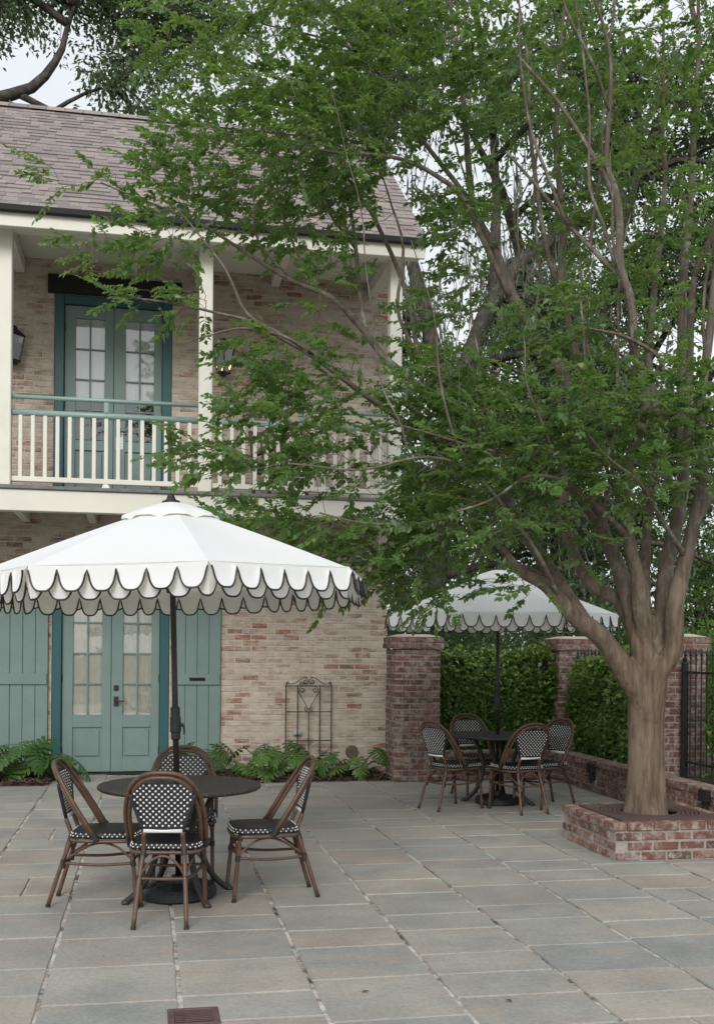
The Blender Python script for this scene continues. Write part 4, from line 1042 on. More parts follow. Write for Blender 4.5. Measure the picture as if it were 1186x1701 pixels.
# ------------------------------------------------------------------ parasols
def make_parasol():
    t = thing('parasol', 'x', 'parasol', (0, 0, 0), 'white scalloped parasols'); RR, ZR, ZT = 1.30, 2.075, 2.485
    m = MB(); m.lathe([(0.0, 0), (.235, 0), (.245, .012), (.245, .055), (.225, .078), (.12, .088), (.05, .095), (.045, .14), (.03, .145), (.0, .146)], 36)
    ub = obj('base', m, 'resin_black', t, smooth=False)
    for k in range(10):
        a = 2*math.pi*k/10; m = MB(); m.lathe([(.0, .092), (.02, .090), (.026, .083), (.03, .078)], 10, (.165*math.cos(a), .165*math.sin(a), 0)); obj('boss', m, 'resin_black', ub, smooth=True)
    m = MB(); m.tube([(0, 0, .14), (0, 0, 2.50)], .0195, 14); obj('pole', m, 'pole', t, smooth=True)
    m = MB(); m.lathe([(.02, 1.02), (.031, 1.03), (.031, 1.07), (.036, 1.075), (.036, 1.17), (.031, 1.18), (.031, 1.23), (.02, 1.245)], 16); m.tube([(.03, 0, 1.12), (.052, -.0, 1.12)], .012, 8); m.tube([(.05, 0, 1.12), (.055, -.02, 1.085), (.055, -.03, 1.06)], .007, 6); obj('crank_housing', m, 'resin_black', t, smooth=False)
    m = MB(); m.lathe([(.02, 1.98), (.042, 1.985), (.042, 2.03), (.02, 2.04)], 14); obj('hub', m, 'pole', t)
    m = MB(); m.lathe([(.055, 2.575), (.06, 2.583), (.035, 2.592), (.03, 2.600), (.022, 2.622), (.010, 2.636), (0, 2.64)], 12); obj('finial', m, 'pole', t, smooth=True)
    def corner(k, r_): a = R(-83+45*k); return np.array([r_*math.cos(a), r_*math.sin(a)])
    def surf(k, u, f):    # u across the panel 0..1, f from vent (0) to rim (1)
        r_ = .22+(RR-.22)*f; p = corner(k, r_)*(1-u)+corner(k+1, r_)*u
        sag = -.020*math.sin(math.pi*u)*math.sin(math.pi*min(1, f*.85)); z = ZT+(ZR-ZT)*(f**1.06)+sag
        return (p[0], p[1], z)
    NU, NF = 12, 10
    NS = 6
    def scallop(tt):       # 0..1 -> depth factor
        q = abs(2*tt-1)/.93; return (1-q**3.0)**0.62 if q < 1 else 0.0
    for k in range(8):
        V = [surf(k, i/NU, j/NF) for j in range(NF+1) for i in range(NU+1)]
        m = MB(); m.add(V, [(j*(NU+1)+i, j*(NU+1)+i+1, (j+1)*(NU+1)+i+1, (j+1)*(NU+1)+i) for j in range(NF) for i in range(NU)]); obj('canopy_panel', m, 'fabric', t, smooth=True)
        a = corner(k, 1.0); m = MB(); m.tube([(a[0]*.03, a[1]*.03, ZT-.02), (a[0]*.6, a[1]*.6, ZR+.235), (a[0]*(RR-.01), a[1]*(RR-.01), ZR-.012)], .009, 6); rb_ = obj('rib', m, 'pole', t)
        m = MB(); m.tube([(a[0]*.04, a[1]*.04, 2.01), (a[0]*.68, a[1]*.68, ZR+.195)], .007, 6); obj('strut', m, 'pole', rb_)
        # two tiers of scallops hanging from the rim, each edged with dark piping
        for tier, (dtop, dep, off, push) in enumerate(((0.024, 0.140, 0.0, 0.020), (0.060, 0.184, 0.5, -0.022))):
            per = 20; cols = []
            rs_ = random.Random(k*7+tier)
            fl = [rs_.uniform(-.022, .022) for _ in range(NS+2)]
            for s_ in range(NS*per+1):
                u = s_/(NS*per); ph = (u*NS+off) % 1.0
                if s_ == NS*per and off == 0: ph = 1.0
                dd = dtop+(dep-dtop)*scallop(ph)
                x, y, z = surf(k, u, 1.0); nrm = corner(k, 1)*.5+corner(k+1, 1)*.5; nrm = nrm/np.linalg.norm(nrm)
                cid = int(u*NS+off); bow = (.018 if tier == 0 else .006)*math.sin(math.pi*ph); fo = push+fl[min(cid, NS+1)]*(.6 if tier == 0 else .25)
                rowp = []
                for q in (0, .35, .7, 1.0):
                    o_ = (fo+bow)*q*q+push*.25; rowp.append((x+nrm[0]*o_, y+nrm[1]*o_, z+.002-dd*q))
                cols.append(rowp)
            m = MB(); V = [p for c_ in cols for p in c_]; m.add(V, [(s_*4+q, (s_+1)*4+q, (s_+1)*4+q+1, s_*4+q+1) for s_ in range(NS*per) for q in range(3)])
            vo = obj('valance', m, 'fabric', t, smooth=True)
            m = MB(); m.tube([c_[3] for c_ in cols], .0058, 5); obj('piping', m, 'black_iron', vo)
    # seam rope at the rim and vent cap
    m = MB(); P = [(*(corner(k, RR-.002)*(1-u)+corner(k+1, RR-.002)*u), ZR+.004) for k in range(8) for u in (0, .25, .5, .75)]; m.tube(P, .004, 5, closed=True); obj('rim_seam', m, 'fabric', t)
    m = MB(); V = []; NA = 8
    for (r_, z_) in ((.03, 2.578), (.12, 2.556), (.22, 2.524), (.315, 2.486), (.323, 2.462)):
        for k in range(8):
            for u in (0, .25, .5, .75):
                p = corner(k, r_)*(1-u)+corner(k+1, r_)*u; V.append((p[0], p[1], z_-.008*math.sin(math.pi*u)*(r_ > .2)+.010*math.sin(3*math.pi*u)*(r_ > .32)))
    m.add(V, [(a*32+q, a*32+(q+1) % 32, (a+1)*32+(q+1) % 32, (a+1)*32+q) for a in range(4) for q in range(32)]); obj('vent_cap', m, 'fabric', t, smooth=True)
    return t
par0 = make_parasol()
o = dup(par0, (3.68, 11.03, 0), R(4), 'smaller looking white scalloped parasol behind tree branches, over the far table'); o.rotation_euler = (R(0.3), R(-0.5), R(4)); o.scale = (.96, .96, .965)
par0.location = (0.222, 7.157, 0); par0.rotation_euler = (R(-0.6), R(-1.6), 0); par0['label'] = 'large white parasol with scalloped black piped edge, over the near table'

# ------------------------------------------------------------------ chair up on the balcony
def balcony_chair(x, y, rz):
    t = thing('wooden_chair', 'dark wooden slatted chair on the balcony behind the railing', 'chair', (0, 0, 0))
    for sx in (-1, 1):
        m = MB(); m.tube([(sx*.26, .25, 0), (sx*.26, .25, .60)], .022, 6); obj('leg', m, 'dark_wood', t)
        m = MB(); m.tube([(sx*.24, -.25, 0), (sx*.24, -.22, .40), (sx*.24, -.36, .95)], .022, 6); obj('leg', m, 'dark_wood', t)
        m = MB(); m.cbox(sx*.26-.04, sx*.26+.04, -.28, .30, .60, .625, .005); obj('armrest', m, 'dark_wood', t)
    m = MB(); m.cbox(-.26, .26, -.24, .27, .38, .41, .006); obj('seat', m, 'dark_wood', t)
    m = MB(); m.cbox(-.23, .23, -.20, .25, .411, .47, .02); obj('cushion', m, 'weave_black', t)
    for k in range(5):
        xx = -.19+k*.095; m = MB(); m.tube([(xx, -.235, .42), (xx, -.345, .90)], .016, 5); obj('slat', m, 'dark_wood', t)
    m = MB(); m.tube([(-.25, -.355, .93), (.25, -.355, .93)], .025, 6); obj('top_rail', m, 'dark_wood', t)
    t.location = (x, y, 3.447); t.rotation_euler = (0, 0, rz)
balcony_chair(1.62, 13.55, R(200))

# ------------------------------------------------------------------ crape myrtle
LIMBS = [
 [(4.07,8.36,1.04,0.0998),(4.04,8.35,1.22,0.1047),(3.97,8.35,1.34,0.1094),(3.75,8.34,1.63,0.089),(3.61,8.31,1.78,0.0811),(3.44,8.3,1.88,0.0709),(3.27,8.25,2.02,0.0606),(3.11,8.21,2.16,0.0529),(2.89,8.15,2.25,0.0404),(2.73,8.08,2.4,0.0305),(2.54,8.01,2.5,0.0232),(2.27,7.91,2.55,0.0182),(1.95,7.82,2.56,0.0134),(1.53,7.75,2.55,0.0088),(1.17,7.72,2.61,0.0065)],
 [(3.52,8.3,1.83,0.0686),(3.35,8.41,2.13,0.0643),(3.24,8.54,2.36,0.0625),(3.1,8.67,2.64,0.0556),(2.93,8.8,3.01,0.0511),(2.74,8.89,3.32,0.0437),(2.48,8.99,3.67,0.0387),(2.21,9.05,3.95,0.0336),(1.96,9.09,4.16,0.0336),(1.75,9.13,4.42,0.031),(1.53,9.18,4.64,0.0232),(1.18,9.19,4.77,0.0206),(0.74,9.23,5.03,0.0153),(0.4,9.19,5.2,0.0114),(0,9.17,5.33,0.0088),(-0.44,9.15,5.46,0.0062)],
 [(2.79,8.85,3.22,0.0307),(2.37,8.71,3.35,0.0275),(1.89,8.6,3.58,0.0244),(1.4,8.49,3.86,0.0215),(1.23,8.47,3.96,0.019),(1.07,8.45,4.06,0.0165),(0.84,8.44,4.16,0.0141),(0.58,8.45,4.21,0.0117),(0.23,8.41,4.26,0.0092),(-0.17,8.39,4.28,0.0068)],
 [(1.27,8.47,3.95,0.0143),(1.04,8.35,4.04,0.0128),(0.83,8.29,4.06,0.0115),(0.64,8.23,4.05,0.0091),(0.23,8.21,3.9,0.0056)],
 [(1.84,9.12,4.31,0.0207),(1.8,9.23,4.65,0.0209),(1.78,9.33,5.05,0.0185),(1.73,9.44,5.57,0.016),(1.64,9.56,6.14,0.0121),(1.54,9.68,6.84,0.0082)],
 [(2.32,9.02,3.82,0.0232),(2.32,9.33,4.4,0.024),(2.25,9.55,4.94,0.0218),(2.13,9.77,5.4,0.0194),(1.93,9.91,5.83,0.0168),(1.56,10.09,6.21,0.0127),(1.01,10.3,6.65,0.0086)],
 [(4.07,8.36,1.07,0.1098),(4.08,8.35,1.29,0.0997),(4.02,8.34,1.64,0.0895),(3.95,8.4,1.99,0.0775),(3.87,8.47,2.32,0.0679),(3.75,8.54,2.65,0.0607),(3.71,8.65,3.07,0.0537),(3.7,8.76,3.5,0.0517),(3.6,8.88,3.86,0.0522),(3.51,8.94,4.12,0.0499),(3.39,9.02,4.3,0.0501),(3.28,9.09,4.5,0.0451),(3.14,9.17,4.83,0.04),(3.03,9.24,5.17,0.0375),(2.86,9.33,5.56,0.0323),(2.82,9.44,6.08,0.0299),(2.82,9.54,6.46,0.0248),(2.79,9.64,6.96,0.0222),(2.74,9.76,7.52,0.0168),(2.71,9.86,8.31,0.0113)],
 [(3.29,9.07,4.47,0.0344),(3.09,8.98,4.66,0.0313),(2.94,8.9,4.86,0.0284),(2.75,8.84,5.19,0.0256),(2.55,8.78,5.46,0.0227),(2.32,8.72,5.58,0.02),(2.07,8.66,5.64,0.0173),(1.8,8.61,5.65,0.0147),(1.47,8.58,5.62,0.0109),(1.03,8.56,5.63,0.0072)],
 [(2.86,9.33,5.59,0.0216),(2.56,9.28,5.89,0.0213),(2.33,9.23,6.14,0.0185),(2.12,9.16,6.38,0.0157),(1.87,9.11,6.63,0.0129),(1.55,9.07,6.78,0.0102),(0.93,9.09,6.87,0.0063)],
 [(4.07,8.36,1.07,0.1098),(4.08,8.35,1.29,0.0997),(4.02,8.39,1.74,0.075),(3.92,8.56,2.05,0.0635),(3.75,8.64,2.17,0.0613),(3.62,8.77,2.41,0.0517),(3.54,8.89,2.76,0.047),(3.58,8.93,3.16,0.0446),(3.72,8.95,3.64,0.0449),(3.73,8.95,3.91,0.0449),(3.67,8.97,4.28,0.0396),(3.59,8.98,4.59,0.0369),(3.54,8.99,4.85,0.0343),(3.55,8.99,5.22,0.0317),(3.53,8.99,5.65,0.029),(3.49,9,6.17,0.0238),(3.51,8.99,6.75,0.0185),(3.56,8.99,7.44,0.0132),(3.58,8.98,8.07,0.0079)],
 [(3.61,8.98,4.54,0.0238),(3.38,8.82,4.94,0.0232),(3.26,8.74,5.36,0.0204),(3.15,8.66,5.78,0.0177),(3.09,8.57,6.18,0.015),(3,8.48,6.68,0.0099),(2.86,8.41,7.2,0.0073)],
 [(4.07,8.36,1.07,0.1098),(4.08,8.35,1.29,0.0997),(4.04,8.31,1.69,0.0695),(3.94,8.25,1.98,0.0615),(3.9,8.21,2.26,0.0562),(3.81,8.17,2.57,0.051),(3.76,8.13,2.85,0.0483),(3.78,8.08,3.18,0.0457),(3.87,8.01,3.51,0.043),(3.81,7.97,3.82,0.0428),(3.73,7.93,4.05,0.0401),(3.7,7.94,4.38,0.0378),(3.6,7.91,4.64,0.0352),(3.57,7.86,4.96,0.0327),(3.53,7.87,5.23,0.0303),(3.47,7.88,5.46,0.021),(3.46,7.78,5.99,0.0161),(3.43,7.79,6.31,0.0138),(3.27,7.72,6.65,0.0091)],
 [(3.56,7.87,5.07,0.021),(3.44,7.89,5.35,0.021),(3.29,8.02,5.7,0.0165),(3.14,8.15,6.03,0.0143),(2.85,8.21,6.36,0.0096)],
 [(3.67,7.95,4.52,0.0213),(3.48,8.09,4.79,0.0215),(3.32,8.22,5.02,0.0193),(3.12,8.36,5.35,0.0147),(2.86,8.51,5.73,0.0099)],
 [(4.07,8.36,1.07,0.1098),(4.08,8.35,1.29,0.0997),(4.13,8.37,1.59,0.085),(4.23,8.4,1.84,0.0779),(4.25,8.44,2.11,0.0733),(4.34,8.53,2.44,0.0664),(4.46,8.61,2.73,0.0594),(4.56,8.69,3.11,0.0548),(4.6,8.78,3.66,0.0528),(4.61,8.83,4.26,0.0478),(4.64,8.88,4.99,0.0427),(4.69,8.87,5.49,0.0347),(4.71,8.86,6.07,0.0293),(4.75,8.86,6.77,0.0213),(4.75,8.86,7.41,0.016),(4.77,8.85,8.05,0.0107)],
 [(4.53,8.68,2.95,0.0365),(4.5,8.5,3.59,0.0358),(4.46,8.4,4.31,0.0329),(4.44,8.3,4.75,0.03),(4.51,8.19,5.01,0.0223),(4.61,8.07,5.46,0.0171),(4.69,7.95,6.14,0.0097)],
 [(4.07,8.36,1.04,0.0998),(4.09,8.33,1.24,0.1045),(4.13,8.3,1.45,0.0992),(4.24,8.24,1.64,0.0841),(4.24,8.19,2.02,0.0737),(4.3,8.13,2.43,0.0611),(4.34,8.07,2.71,0.0535),(4.36,8.01,3.05,0.0483),(4.32,7.97,3.46,0.0433),(4.35,7.92,4,0.0382),(4.38,7.91,4.48,0.0334),(4.38,7.81,5.09,0.026),(4.39,7.7,5.75,0.0187),(4.4,7.6,6.53,0.0115)],
 [(4.32,8.08,2.66,0.0487),(4.45,8,2.91,0.0435),(4.61,7.86,3.27,0.0358),(4.83,7.72,3.73,0.0283),(5,7.59,4.36,0.0187),(5.12,7.46,5.11,0.0115)],
 [(4.09,8.35,1.29,0.0748),(4.09,8.37,1.64,0.06),(4.11,8.47,2.05,0.0455),(4.2,8.66,2.47,0.0439),(4.26,8.75,2.79,0.0418),(4.36,8.83,3.23,0.0396),(4.43,8.92,3.67,0.0373),(4.4,9.03,4.23,0.035),(4.47,9.11,4.8,0.0327),(4.57,9.2,5.38,0.0275),(4.66,9.28,6.09,0.0222),(4.63,9.29,6.92,0.0167),(4.67,9.28,7.81,0.0111)],
 [(3.77,8.54,2.62,0.0303),(3.28,8.33,3.05,0.0244),(2.94,8.09,3.14,0.0189),(2.48,7.87,3.15,0.0137),(2.07,7.75,3.22,0.0089),(1.67,7.62,3.27,0.0065)],
 [(3.82,8.17,2.54,0.0267),(3.41,7.89,2.76,0.021),(3.07,7.66,2.89,0.018),(2.73,7.52,2.9,0.0132),(2.41,7.38,2.7,0.0086),(2.13,7.33,2.6,0.0063)],
 [(4.29,8.13,2.4,0.0244),(3.87,7.8,2.71,0.0187),(3.6,7.55,2.9,0.0158),(3.29,7.41,3.04,0.011),(3,7.26,3.26,0.0075)],
 [(3.27,8.25,2.02,0.0194),(3,7.97,2.33,0.0187),(2.71,7.83,2.63,0.0159),(2.33,7.7,2.96,0.0133),(1.96,7.67,3.03,0.0099),(1.51,7.65,2.92,0.0076),(0.98,7.65,2.94,0.0053)],
 [(3.8,7.98,3.73,0.019),(3.86,7.71,3.85,0.0161),(3.54,7.66,4.01,0.0137),(3.19,7.53,4.01,0.0078)],
]
SPRAY_ZONES = [
 (1.14,9.15,6.73, 1.23,1.20,0.56, 355),
 (1.10,9.16,5.70, 1.10,1.20,0.56, 338),
 (1.85,9.01,6.12, 0.56,1.00,0.77, 148),
 (-0.75,9.21,5.50, 0.13,0.05,0.11, 6),
 (-0.32,9.15,5.53, 0.15,0.08,0.10, 6),
 (-0.41,8.79,4.81, 0.19,0.35,0.14, 10),
 (-0.15,8.43,4.30, 0.23,0.15,0.08, 10),
 (0.10,8.84,4.89, 0.27,0.50,0.29, 36),
 (0.33,8.44,4.28, 0.19,0.25,0.10, 10),
 (0.24,9.07,5.49, 0.30,0.55,0.40, 43),
 (0.93,8.38,3.90, 0.30,0.40,0.23, 30),
 (1.36,8.40,3.72, 0.42,0.50,0.28, 56),
 (1.06,8.25,3.39, 0.53,0.50,0.21, 46),
 (0.36,7.88,3.00, 0.33,0.20,0.15, 18),
 (0.85,7.99,3.04, 0.38,0.40,0.17, 28),
 (1.41,8.13,3.06, 0.46,0.55,0.25, 50),
 (1.71,9.14,4.98, 0.26,0.50,0.26, 20),
 (1.33,8.86,4.50, 0.20,0.35,0.17, 10),
 (2.22,8.94,4.38, 0.10,0.40,0.26, 6),
 (0.84,7.88,2.59, 0.35,0.20,0.10, 26),
 (1.42,8.13,2.51, 0.50,0.55,0.19, 68),
 (1.63,8.24,2.25, 0.40,0.60,0.18, 49),
 (2.07,8.26,2.19, 0.28,0.50,0.17, 29),
 (2.04,8.16,2.56, 0.33,0.50,0.23, 44),
 (2.43,8.39,3.66, 0.53,0.70,0.39, 148),
 (2.49,8.07,3.07, 0.61,0.80,0.37, 182),
 (2.35,7.90,2.58, 0.50,0.60,0.27, 86),
 (2.75,7.87,2.11, 0.28,0.25,0.06, 13),
 (2.21,8.23,1.98, 0.19,0.30,0.08, 10),
 (3.18,7.84,3.43, 0.46,0.70,0.32, 119),
 (3.91,7.90,3.58, 0.47,0.70,0.35, 119),
 (3.39,7.74,2.97, 0.55,0.55,0.23, 82),
 (4.19,7.95,3.12, 0.29,0.60,0.24, 40),
 (3.27,8.02,2.53, 0.28,0.50,0.19, 21),
 (3.24,8.84,6.54, 0.72,0.90,0.78, 165),
 (4.16,8.56,6.55, 0.59,1.00,0.72, 152),
 (2.82,9.03,5.44, 0.47,0.60,0.47, 56),
 (3.97,8.50,5.28, 0.66,0.90,0.61, 109),
 (3.57,8.17,4.25, 0.72,0.70,0.27, 76),
 (2.59,8.97,4.78, 0.26,0.50,0.47, 36),
 (2.45,9.10,6.69, 0.52,0.80,0.57, 125),
 (1.75,9.08,7.89, 1.70,1.25,0.62, 96),
 (3.76,8.69,8.01, 1.13,1.25,0.62, 88),
 (5.21,8.16,5.15, 0.55,1.00,1.90, 104),
 (4.14,8.57,8.85, 1.53,1.00,0.51, 56),
]

def resample(L, step):
    P = spline([q[:3] for q in L], 10); Rr = spline([(q[3], 0, 0) for q in L], 10); out = [P[0]+(Rr[0][0],)]
    for p, r_ in zip(P, Rr):
        if math.dist(p, out[-1][:3]) >= step: out.append(tuple(p)+(max(.0015, r_[0]),))
    return out
myrtle = thing('crape_myrtle', 'crape myrtle tree with smooth tan trunk and many fanning stems', 'tree', (TX, TY, 0.22))
rt = random.Random(2)
thick = MB(); thin = MB(); NODES = []; NR = []
TRUNK = [(4.100, 8.40, .20, 0.211), (4.100, 8.40, .30, 0.183), (4.098, 8.40, .48, 0.162), (4.092, 8.40, .75, 0.150), (4.085, 8.405, 1.0, 0.147), (4.090, 8.41, 1.2, 0.152), (4.100, 8.42, 1.36, 0.162), (4.115, 8.43, 1.46, 0.150)]
tk = resample(TRUNK, .05)
tr_b = MB(); P = [p[:3] for p in tk]; n = 20
for i, p in enumerate(tk):       # fluted trunk
    pass
V = []
for p in tk:
    for k in range(n):
        a = 2*math.pi*k/n; fl = 1+.055*math.sin(3*a+p[2]*2)+.035*math.sin(5*a-p[2]*3)+.02*mnoise.noise(Vector((math.cos(a)*2, math.sin(a)*2, p[2]*3)))
        if p[2] < .45: fl += .10*(.45-p[2])/.25*max(0, math.sin(4*a+.7))
        V.append((p[0]+p[3]*fl*math.cos(a), p[1]+p[3]*fl*math.sin(a), p[2]))
m0 = len(tk); thick.add(V, [(i*n+k, i*n+(k+1) % n, (i+1)*n+(k+1) % n, (i+1)*n+k) for i in range(m0-1) for k in range(n)]+[tuple(reversed(range(n))), tuple((m0-1)*n+k for k in range(n))])
for L in LIMBS:
    Q = resample(L, .06); ph = rt.uniform(0, 9)
    Q2 = []
    for i, q in enumerate(Q):       # slight crookedness of the stems
        w_ = .018*min(1, i/8); Q2.append((q[0]+w_*mnoise.noise(Vector((ph, i*.16, 0))), q[1]+w_*mnoise.noise(Vector((ph, i*.16, 5))), q[2]+.5*w_*mnoise.noise(Vector((ph, i*.16, 9))), q[3]*(1+.08*mnoise.noise(Vector((ph, i*.3, 3))))))
    NODES += [q[:3] for q in Q2]; NR += [q[3] for q in Q2]
    cut = next((i for i, q in enumerate(Q2) if q[3] < .030), len(Q2))
    if cut > 3: thick.tube([q[:3] for q in Q2[:cut+2]], [q[3] for q in Q2[:cut+2]], 12)
    if cut < len(Q2)-1:
        s0 = max(0, cut-1 if cut > 3 else 0); thin.tube([q[:3] for q in Q2[s0:]], [q[3] for q in Q2[s0:]], 7)
# slender secondary stems shooting upright from the limbs
cand = [i for i, q in enumerate(NODES) if q[2] > 2.6 and .009 < NR[i] < .05]
for q in range(34):
    i = rt.choice(cand); A = NODES[i]; h = rt.uniform(1.0, 2.6); r0 = min(NR[i]*.75, rt.uniform(.009, .019)); dx, dy = (A[0]-TX)*.22+rt.uniform(-.5, .5), (A[1]-TY)*.2+rt.uniform(-.4, .4)
    Q = resample([(A[0], A[1], A[2], r0), (A[0]+dx*.5, A[1]+dy*.45, A[2]+h*.28, r0*.9), (A[0]+dx*.75+rt.uniform(-.15, .15), A[1]+dy*.7, A[2]+h*.62, r0*.65), (A[0]+dx*.95+rt.uniform(-.12, .12), A[1]+dy, A[2]+h, r0*.28)], .07)
    Q = [(p_[0]+.035*mnoise.noise(Vector((q*3.1, k*.22, 0))), p_[1]+.035*mnoise.noise(Vector((q*3.1, k*.22, 7))), p_[2], p_[3]) if k else p_ for k, p_ in enumerate(Q)]
    thin.tube([p_[:3] for p_ in Q], [p_[3] for p_ in Q], 6); NODES += [p_[:3] for p_ in Q]; NR += [p_[3] for p_ in Q]
# weld trunk and thick stems into one continuous skin
tmp = bpy.data.objects.new('tmp', thick.mesh('tmp')); COL.objects.link(tmp)
rm = tmp.modifiers.new('r', 'REMESH'); rm.mode = 'VOXEL'; rm.voxel_size = 0.013
sm = tmp.modifiers.new('s', 'SMOOTH'); sm.factor = .5; sm.iterations = 5
dg = bpy.context.evaluated_depsgraph_get(); tm = bpy.data.meshes.new_from_object(tmp.evaluated_get(dg)); bpy.data.objects.remove(tmp)
tm.name = 'trunk'; tm.materials.clear(); tm.materials.append(MATS['myrtle_bark']); tm.polygons.foreach_set('use_smooth', [True]*len(tm.polygons))
o = bpy.data.objects.new('trunk', tm); link(o, myrtle, (0, 0, 0))

NODES = np.array(NODES); NR = np.array(NR)
cap_n = len(NODES)+40000; ND = np.zeros((cap_n, 3)); ND[:len(NODES)] = NODES; RD = np.full(cap_n, .003); RD[:len(NR)] = NR; nn = len(NODES)
S = []
for (cx, cy, cz, rx, ry, rz_, cnt) in SPRAY_ZONES:
    k = 0
    while k < cnt:
        u = rng.uniform(-1, 1, 3)
        if u@u > 1: continue
        p = np.array([cx, cy, cz])+u*np.array([rx, ry, rz_]); S.append(p); k += 1
S = np.array(S)
d0 = np.array([np.min(np.sum((NODES-s)**2, 1)) for s in S]); order = np.argsort(d0)
LP, LD, LU, LL, LW, LT = [], [], [], [], [], []
ctr = np.array([TX, TY])
for si in order:
    tip = S[si]; df = ND[:nn]-tip; dist = np.sqrt(np.sum(df*df, 1))
    out_t = np.linalg.norm(tip[:2]-ctr); out_n = np.linalg.norm(ND[:nn, :2]-ctr, axis=1)
    cost = dist+.5*np.maximum(0, df[:, 2])+.5*np.maximum(0, out_n-out_t)+np.where(RD[:nn] > .05, .5, 0)
    j = int(np.argmin(cost)); A = ND[j].copy(); L_ = np.linalg.norm(tip-A)
    if L_ > 2.6: continue
    d = (tip-A)/(L_+1e-9); perp = rng.normal(size=3)*.10*L_; midp = A+(tip-A)*.5+perp+np.array([0, 0, .10*L_])
    ns = max(2, int(L_/.10)); pts = []
    for q in range(ns+1):
        f = q/ns; pts.append((1-f)**2*A+2*f*(1-f)*midp+f*f*tip)
    r0 = min(RD[j]*.6, .0022+.0045*L_)
    # leafy end of the spray
    dl = pts[-1]-pts[-2]; dl /= np.linalg.norm(dl)+1e-9
    hd = dl*.6+np.array([tip[0]-TX, tip[1]-TY, 0])/(out_t+.1)*.5+rng.normal(size=3)*.35; hd[2] = hd[2]*.6+rng.uniform(-.25, .2); hd /= np.linalg.norm(hd)
    ln = rng.uniform(.22, .42); ends = []
    for q in range(1, 6):
        f = q/5; ends.append(tip+hd*ln*f+np.array([0, 0, -.10*f*f*ln]))
    allp = pts+ends; rr_ = list(np.linspace(max(r0, .0026), .0016, len(allp))); thin.tube([tuple(p_) for p_ in allp], rr_, 4, caps=False)
    for p_ in pts[1:]:
        if nn < cap_n-6: ND[nn] = p_; RD[nn] = .003; nn += 1
    ND[nn] = ends[1]; nn += 1
    seq = ends if L_ < .25 else pts[-2:]+ends
    nl = int(rng.integers(17, 25)); tot = len(seq)-1
    side = np.cross(hd, [0, 0, 1]); side /= np.linalg.norm(side)+1e-9
    roll = rng.normal()*.5; upv = np.array([0, 0, 1])*math.cos(roll)+side*math.sin(roll); side = np.cross(hd, upv)
    for q in range(nl):
        f = (q+.5)/nl*tot; i0 = min(int(f), tot-1); base = seq[i0]*(1-(f-i0))+seq[i0+1]*(f-i0)
        sg = 1 if q % 2 else -1; ang = rng.uniform(.55, 1.15)*(1 if q < nl-2 else .25)
        dd = hd*math.cos(ang)+side*sg*math.sin(ang)+rng.normal(size=3)*.20+np.array([0, 0, -.12])
        LP.append(base); LD.append(dd); LU.append(upv+rng.normal(size=3)*.38); sz = rng.uniform(.047, .078)*(1 if q < nl-3 else .75)
        LL.append(sz); LW.append(sz*rng.uniform(.50, .66)); LT.append(rng.normal()*.20+.42)
tone = np.clip(np.array(LT), 0, .93); yl = rng.random(len(tone)) < .004; tone[yl] = 1.0
V, F = leaf_cloud(np.array(LP), np.array(LD), np.array(LU), np.array(LL), np.array(LW))
me = quads_mesh('crown', V, F, 'myrtle_leaf', np.repeat(tone, 2)); o = bpy.data.objects.new('crown', me); link(o, myrtle, (0, 0, 0)); o['kind'] = 'stuff'
obj('branches', thin, 'branch_bark', myrtle, smooth=True)
print('myrtle leaves', len(LP), 'nodes', nn)

def fill(n, x0, x1, y0, y1, z0, z1, seed, gaps=()):
    r = random.Random(seed); out = []
    while len(out) < n:
        x, y, z = r.uniform(x0, x1), r.uniform(y0, y1), r.uniform(z0, z1)
        if any(math.hypot((x-gx)*21/y, (z-gz)*21/y) < gr for gx, gz, gr in gaps): continue
        k = r.uniform(.7, 1.15); out.append((x, y, z, 1.15*k, 1.0*k, .8*k))
    return out
